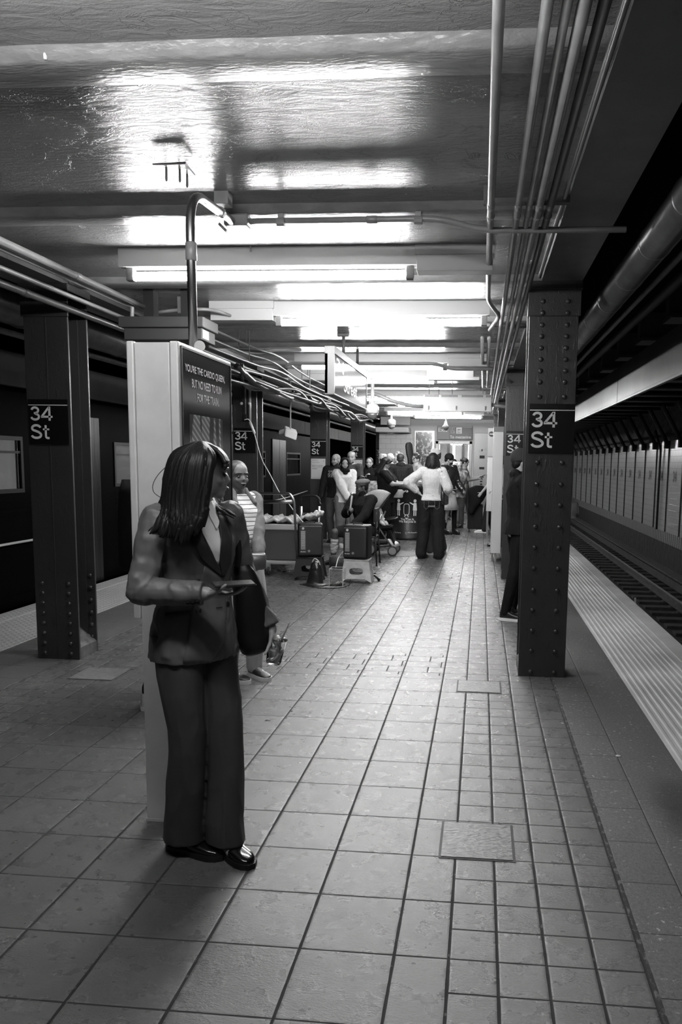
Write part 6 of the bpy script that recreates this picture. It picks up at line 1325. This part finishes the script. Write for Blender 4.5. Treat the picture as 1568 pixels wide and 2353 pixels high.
bm = B(); [sweep(bm, [c+Vector(a), c+Vector(b_)], .0035, 5) for a, b_ in (((xa, ya, Z), (xb, ya, Z)), ((xb, ya, Z), (xb, yb, Z)), ((xa, ya, 0), (xa, ya, Z)), ((xb, ya, 0), (xb, ya, Z)), ((xa, yb, Z), (xb, yb, Z)), ((xa, ya, Z), (xa, yb, Z)), ((xa-.06, ya-.05, .003), (xa, ya, .003)), ((xa-.06, ya-.05, .003), (.0, ya-.07, .003)), ((.0, ya-.07, .003), (xb+.06, ya, .003)))]; obj('box_edges', bm, mat('plastic_edge', .6, .2), e)
for k in range(5):
    q = c+Vector((-.05+.022*k, .04+.02*(k % 3), .02+.012*(k % 2))); bm = B(); sweep(bm, spline([q, q+Vector((.02, .01, .02)), q+Vector((.035, -.01, .01)), q+Vector((.05, .015, .03))], 5), .012, 6, flat=(1, .12)); obj('bill', bm, mat('bill_paper', .3, .7, var=.5, vscale=30), e, True)
c = fl(778, 1306); bm = B(); lathe(bm, (c.x, c.y, 0), [(.135, 0), (.135, .09), (.138, .10), (.135, .11), (.135, .17), (.12, .185), (.04, .19)], 30); tag(obj('round_canister', bm, mat('canister', .055, .35), smooth=True), 'squat dark round canister between the two stools', 'canister')
bm = B(); P = [onY(808, 1245, 10.4), onY(800, 1258, 10.35), onY(788, 1268, 10.3), onY(778, 1282, 10.3), fl(772, 1304, .19)]; sweep(bm, spline(P, 6), .006, 6); tag(obj('white_cord', bm, M_letter, smooth=True), 'white cord dropping from the right speaker to the round canister', 'cable')
bm = B(); P = [fl(690, 1342, .006), fl(730, 1350, .006), fl(762, 1352, .006), fl(800, 1346, .006), fl(806, 1330, .006)]; sweep(bm, spline(P, 6), .005, 6); tag(obj('floor_cord', bm, M_black, smooth=True), 'thin dark cord lying on the tiles before the stools', 'cable')
e = empty('tripod_foot', fl(862, 1330), 'black curved stand foot on the floor right of the white stool', 'stand')
bm = B(); sweep(bm, spline([fl(845, 1316, .10), fl(858, 1321, .075), fl(866, 1327, .05), fl(871, 1332, .02)], 5), .014, 8); obj('leg', bm, M_black, e, True); bm = B(); ellipsoid(bm, fl(871, 1332, .018), .022, .022, .018, None, 10); obj('foot_tip', bm, M_rubber, e, True)
bm = B(); sweep(bm, [fl(845, 1318, .06), fl(865, 1318, .06)], .008, 6); obj('cross_bar', bm, M_black, e, True)
# ------------------------------------------------------------------ platform cart with its load
e = empty('platform_cart', gb(640, 10.5), 'silver folding platform cart with an upright looped handle, loaded with a cooler bin', 'cart')
Yh = 10.25; A = [onY(597, 1300, Yh+.15), onY(594, 1150, Yh+.15), onY(597, 1134, Yh+.14), onY(667, 1134, Yh), onY(676, 1150, Yh), onY(684, 1305, Yh)]
bm = B(); sweep(bm, bend(A, .09), .017, 12); obj('handle', bm, M_steel, e, True)
bm = B(); sweep(bm, [onY(598, 1153, Yh+.14), onY(674, 1153, Yh)], .026, 8, flat=(.35, 1)); obj('cross_brace', bm, M_steel, e, True)
c = fl(648, 1312, .16); bm = B(); obox(bm, Vector((onY(650, 1300, 10.6).x+.10, 10.62, .17)), (1, -.1, 0), (.1, 1, 0), (0, 0, 1), (.78, .55, .035), .01); obj('deck', bm, mat('cart_deck', .35, .5, var=.5, vscale=4), e)
for x_, y_ in ((683, 1322), (655, 1300), (618, 1322)):
    q = fl(x_, y_); bm = B(); lathe(bm, Vector((q.x-.016, q.y, .065)), [(.055, 0), (.065, .005), (.065, .027), (.055, .032)], 18, (1, .1, 0)); obj('wheel', bm, M_rubber, e, True)
    bm = B(); box(bm, Vector((q.x-.022, q.y-.03, .065)), Vector((q.x+.022, q.y+.03, .155))); obj('caster_fork', bm, M_grey, e)
bx = onY(648, 1290, 10.75); ct = Vector((bx.x-.0, 10.72, .19))
e = empty('cooler_bin', ct, 'large grey bin with a pale rim riding on the platform cart', 'bin')
bm = B(); box(bm, ct+Vector((-.28, -.24, 0)), ct+Vector((.36, .24, .50)), .02); obj('bin_body', bm, mat('bin_grey', .07, .6), e)
bm = B(); box(bm, ct+Vector((-.30, -.26, .42)), ct+Vector((.38, .26, .50)), .012); obj('rim', bm, M_lgrey, e)
e = empty('folded_tarp', ct+Vector((0, 0, .5)), 'crumpled plastic tarp and loose boards piled on top of the bin', 'tarp')
bm = B(); N = 16
V = [[bm.verts.new(ct+Vector((-.30+.85*i/N, -.25+.5*j/N, .56+.03*math.sin(i*1.7)+.03*math.sin(j*2.3+i)+(.06 if i > 12 else 0)))) for j in range(N+1)] for i in range(N+1)]
for i in range(N):
    for j in range(N): bm.faces.new((V[i][j], V[i+1][j], V[i+1][j+1], V[i][j+1]))
o = obj('sheet', bm, mat('tarp', .30, .35, var=.6, vscale=10), e, True); so = o.modifiers.new('s', 'SOLIDIFY'); so.thickness = .03
bm = B(); box(bm, ct+Vector((.1, -.2, .503)), ct+Vector((.48, .2, .53))); obj('board', bm, C_blk2, e)
for k in range(2): q = onY(716+8*k, 1190, 10.7); bm = B(); capsule(bm, q, .020, q+Vector((.07, 0, .09)), .022); tag(obj('bottle', bm, SH_w, smooth=True), '%s of two small white bottles lying on the tarp over the bin' % ('left' if k == 0 else 'right'), 'bottle')
# second hand truck
e = empty('hand_truck', gb(717, 11.9), 'folding hand truck with a dark looped handle standing behind the bin', 'hand truck'); Yt = 11.9
bm = B(); sweep(bm, bend([onY(692, 1175, Yt), onY(692, 1142, Yt), onY(700, 1139, Yt), onY(726, 1139, Yt), onY(733, 1145, Yt), onY(733, 1175, Yt)], .08), .016, 10); obj('handle', bm, M_black, e, True)
for x_ in (692, 733): bm = B(); sweep(bm, [onY(x_, 1163, Yt), onY(x_, 1262, Yt)], .024, 6); obj('rail', bm, M_steel, e, True)
for y_ in (1181, 1215): bm = B(); sweep(bm, [onY(692, y_, Yt), onY(733, y_, Yt)], .024, 6, flat=(.4, 1)); obj('cross_bar', bm, M_steel, e, True)
for x_ in (688, 738): q = gb(x_, Yt); bm = B(); lathe(bm, Vector((q.x-.02, q.y+.06, .1)), [(.09, 0), (.10, .008), (.10, .032), (.09, .04)], 18, (1, 0, 0)); obj('wheel', bm, M_rubber, e, True)
q = gb(712, Yt); bm = B(); box(bm, Vector((q.x-.18, q.y-.22, .02)), Vector((q.x+.18, q.y, .03))); obj('toe_plate', bm, M_steel, e)
for x_ in (692, 733): bm = B(); a = onY(x_, 1262, Yt); sweep(bm, [a, Vector((a.x, a.y, .03))], .02, 6); obj('lower_rail', bm, M_steel, e, True)
# flattened boards beside the cart
e = empty('folded_cardboard', gb(640, 9.9), 'pale folded boards and sheets lying low beside the platform cart', 'boards')
for k in range(3): bm = B(); q = fl(648, 1310-6*k); obox(bm, Vector((q.x-.1, q.y, .08+.035*k)), (1, -.28+.1*k, .06), (.28, 1, 0), (-.06, 0, 1), (.52, .34-.05*k, .012), .003); obj('board', bm, mat('board_pale', .38, .6, var=.5, vscale=7) if k != 1 else C_blk2, e)
bm = B(); P = [onY(622, 1151, 10.6), onY(650, 1142, 10.8), onY(675, 1135, 11.6), onY(706, 1127, 15.2)]; P = [onY(620, 1152, 10.6), onY(660, 1143, 12.4), onY(706, 1128, 15.4)]
sweep(bm, spline(P, 6), .016, 6, flat=(1, .4)); tag(obj('tape_line', bm, C_lgrey, smooth=True), 'twisted pale tape stretched from the cart handle to the third left column', 'tape')
# ------------------------------------------------------------------ pushchair and child
o_ = gb(885, 13.1); e = empty('pushchair', o_, 'dark pushchair with a pale grey hood and silver frame beside the singer', 'pushchair')
def Q(x_, y_, z_): return o_+Vector((x_, y_, z_))
M_al = mat('frame_alu', .5, .25, .9)
for sy in (-.22, .22):
    bm = B(); sweep(bm, bend([Q(-.36, sy, 1.0), Q(-.25, sy, .72), Q(.14, sy, .16)], .1), .014, 8); obj('frame_tube', bm, M_al, e, True)
    bm = B(); sweep(bm, bend([Q(-.20, sy, .12), Q(-.12, sy, .45), Q(-.02, sy, .72)], .1), .013, 8); obj('frame_tube', bm, M_al, e, True)
    bm = B(); sweep(bm, [Q(-.20, sy, .14), Q(.14, sy, .17)], .012, 8); obj('frame_tube', bm, M_black, e, True)
for x_, r in ((.16, .085), (-.22, .11)):
    for sy in (-.24, .24):
        bm = B(); lathe(bm, Q(x_, sy-.02, r), [(r*.8, 0), (r, .006), (r, .034), (r*.8, .04)], 24, (0, 1, 0)); w1 = obj('wheel', bm, M_rubber, e, True)
        bm = B(); lathe(bm, Q(x_, sy-.024, r), [(r*.72, 0), (r*.72, .05)], 20, (0, 1, 0)); q_ = obj('rim', bm, M_grey, w1); q_.matrix_parent_inverse = Matrix.Identity(4)
bm = B(); obox(bm, Q(-.04, 0, .46), (1, 0, .12), (0, 1, 0), (-.12, 0, 1), (.34, .38, .06), .02); obox(bm, Q(-.22, 0, .70), (.45, 0, 1), (0, 1, 0), (1, 0, -.45), (.5, .38, .05), .02); obox(bm, Q(.14, 0, .30), (.35, 0, -1), (0, 1, 0), (1, 0, .35), (.26, .36, .03), .01); obj('seat', bm, C_black, e)
bm = B(); N1, N2 = 10, 12; V = []
for i in range(N1+1):
    a = math.radians(5+120*i/N1); V.append([bm.verts.new(Q(-.10, 0, .76)+Vector((-math.cos(a), 0, math.sin(a)))*(.34*(max(math.sin(math.pi*j/N2), 0)**.4)*.93+.02)+Vector((0, -.22*math.cos(math.pi*j/N2), 0))) for j in range(N2+1)])
for i in range(N1):
    for j in range(N2): bm.faces.new((V[i][j], V[i+1][j], V[i+1][j+1], V[i][j+1]))
h_ = obj('hood', bm, mat('hood_grey', .26, .7, var=.1, bump=.4, bscale=10, bdist=.02), e, True); so = h_.modifiers.new('s', 'SOLIDIFY'); so.thickness = .012
bm = B(); sweep(bm, bend([Q(.02, -.22, .60), Q(.20, -.22, .62), Q(.20, .22, .62), Q(.02, .22, .60)], .08), .014, 8); obj('bumper_bar', bm, M_black, e, True)
bm = B(); box(bm, Q(-.2, -.18, .20), Q(.08, .18, .24), .01); obj('basket', bm, M_blackm, e)
person('small child with white shoes sitting in the pushchair', o_+Vector((-.12, 0, 0)), -12, .92, seat=.50, feet=((-.09, .42, 0, .28), (.09, .42, 0, .28)), hands=((-.15, .25, .95), (.15, .25, .95)), skinv=.35, top=dict(m=C_white, t=.02), bottom=dict(m=C_black, t=.015, hem=.06), shoes=dict(m=SH_w, sole=mat('sole_lg', .3, .5), L=.30, h=.09, w=.06), hair=dict(k='short'), detail=False)
# ------------------------------------------------------------------ bin with the poster wrap
c = gb(939, 15.95); e = empty('recycling_bin', c, 'round black recycling bin with white figures and lettering behind the woman in the sweater', 'bin')
bm = B(); lathe(bm, c, [(.36, 0), (.36, .06), (.345, .07), (.345, 1.0), (.36, 1.01), (.36, 1.08), (.30, 1.12), (.05, 1.13)], 40); obj('barrel', bm, mat('bin_black', .01, .4), e, True)
def onbarrel(bm0, off=.002):
    for v in bm0.verts: d = v.co.x-c.x; a = d/.345; v.co = Vector((c.x+.349*math.sin(a), c.y-.349*math.cos(a), v.co.z))
    return bm0
yb = c.y-.35
for nm_, s_t, x0, z0, w_ in (('stops_word', 'Stops', -.28, .93, .30), ('slogan_line', 'You Can It.', -.13, .40, .28), ('slogan_line', 'We Recycle It.', -.17, .34, .36), ('footer_line', 'You Can It.', -.28, .135, .16), ('footer_line', 'We Recycle It.', .02, .135, .22)):
    bm = B(); text_bm(bm, s_t, (c.x+x0, yb, z0), (1, 0, 0), (0, 0, 1), w_, None, .02); obj(nm_, onbarrel(bm), M_letter, e)
for sg in (-1, 1):
    bm = B(); X0 = c.x+sg*.17-.01; lathe(bm, (X0, yb, .79), [(.032, 0), (.032, .002)], 16, (0, -1, 0)); quad(bm, (X0-.045, yb, .60), (X0+.045, yb, .60), (X0+.03, yb, .75), (X0-.03, yb, .75)); quad(bm, (X0-.03, yb, .49), (X0-.008, yb, .49), (X0-.008, yb, .60), (X0-.03, yb, .60)); quad(bm, (X0+.008, yb, .49), (X0+.03, yb, .49), (X0+.03, yb, .60), (X0+.008, yb, .60)); quad(bm, (X0-sg*.03, yb, .70), (X0-sg*.11, yb, .75), (X0-sg*.11, yb, .765), (X0-sg*.03, yb, .73)); obj('figure', onbarrel(bm), M_letter, e)
bm = B(); sweep(bm, [Vector((c.x-.01+.055*math.copysign(abs(math.cos(t))**.5, math.cos(t)), yb, .62+.11*math.copysign(abs(math.sin(t))**.5, math.sin(t)))) for t in [k*.2618 for k in range(25)]], .006, 5); obj('can_outline', onbarrel(bm), M_letter, e)
for z0, r_ in ((.475, .035), (.145, .018)):
    bm = B()
    for k in range(3):
        a0 = math.radians(90+120*k); P = [Vector((c.x-.01+r_*math.cos(a0+u), yb, z0+r_*math.sin(a0+u))) for u in (.25, .7, 1.2, 1.7)]; sweep(bm, P, r_*.22, 5)
    obj('recycling_mark', onbarrel(bm), M_letter, e)
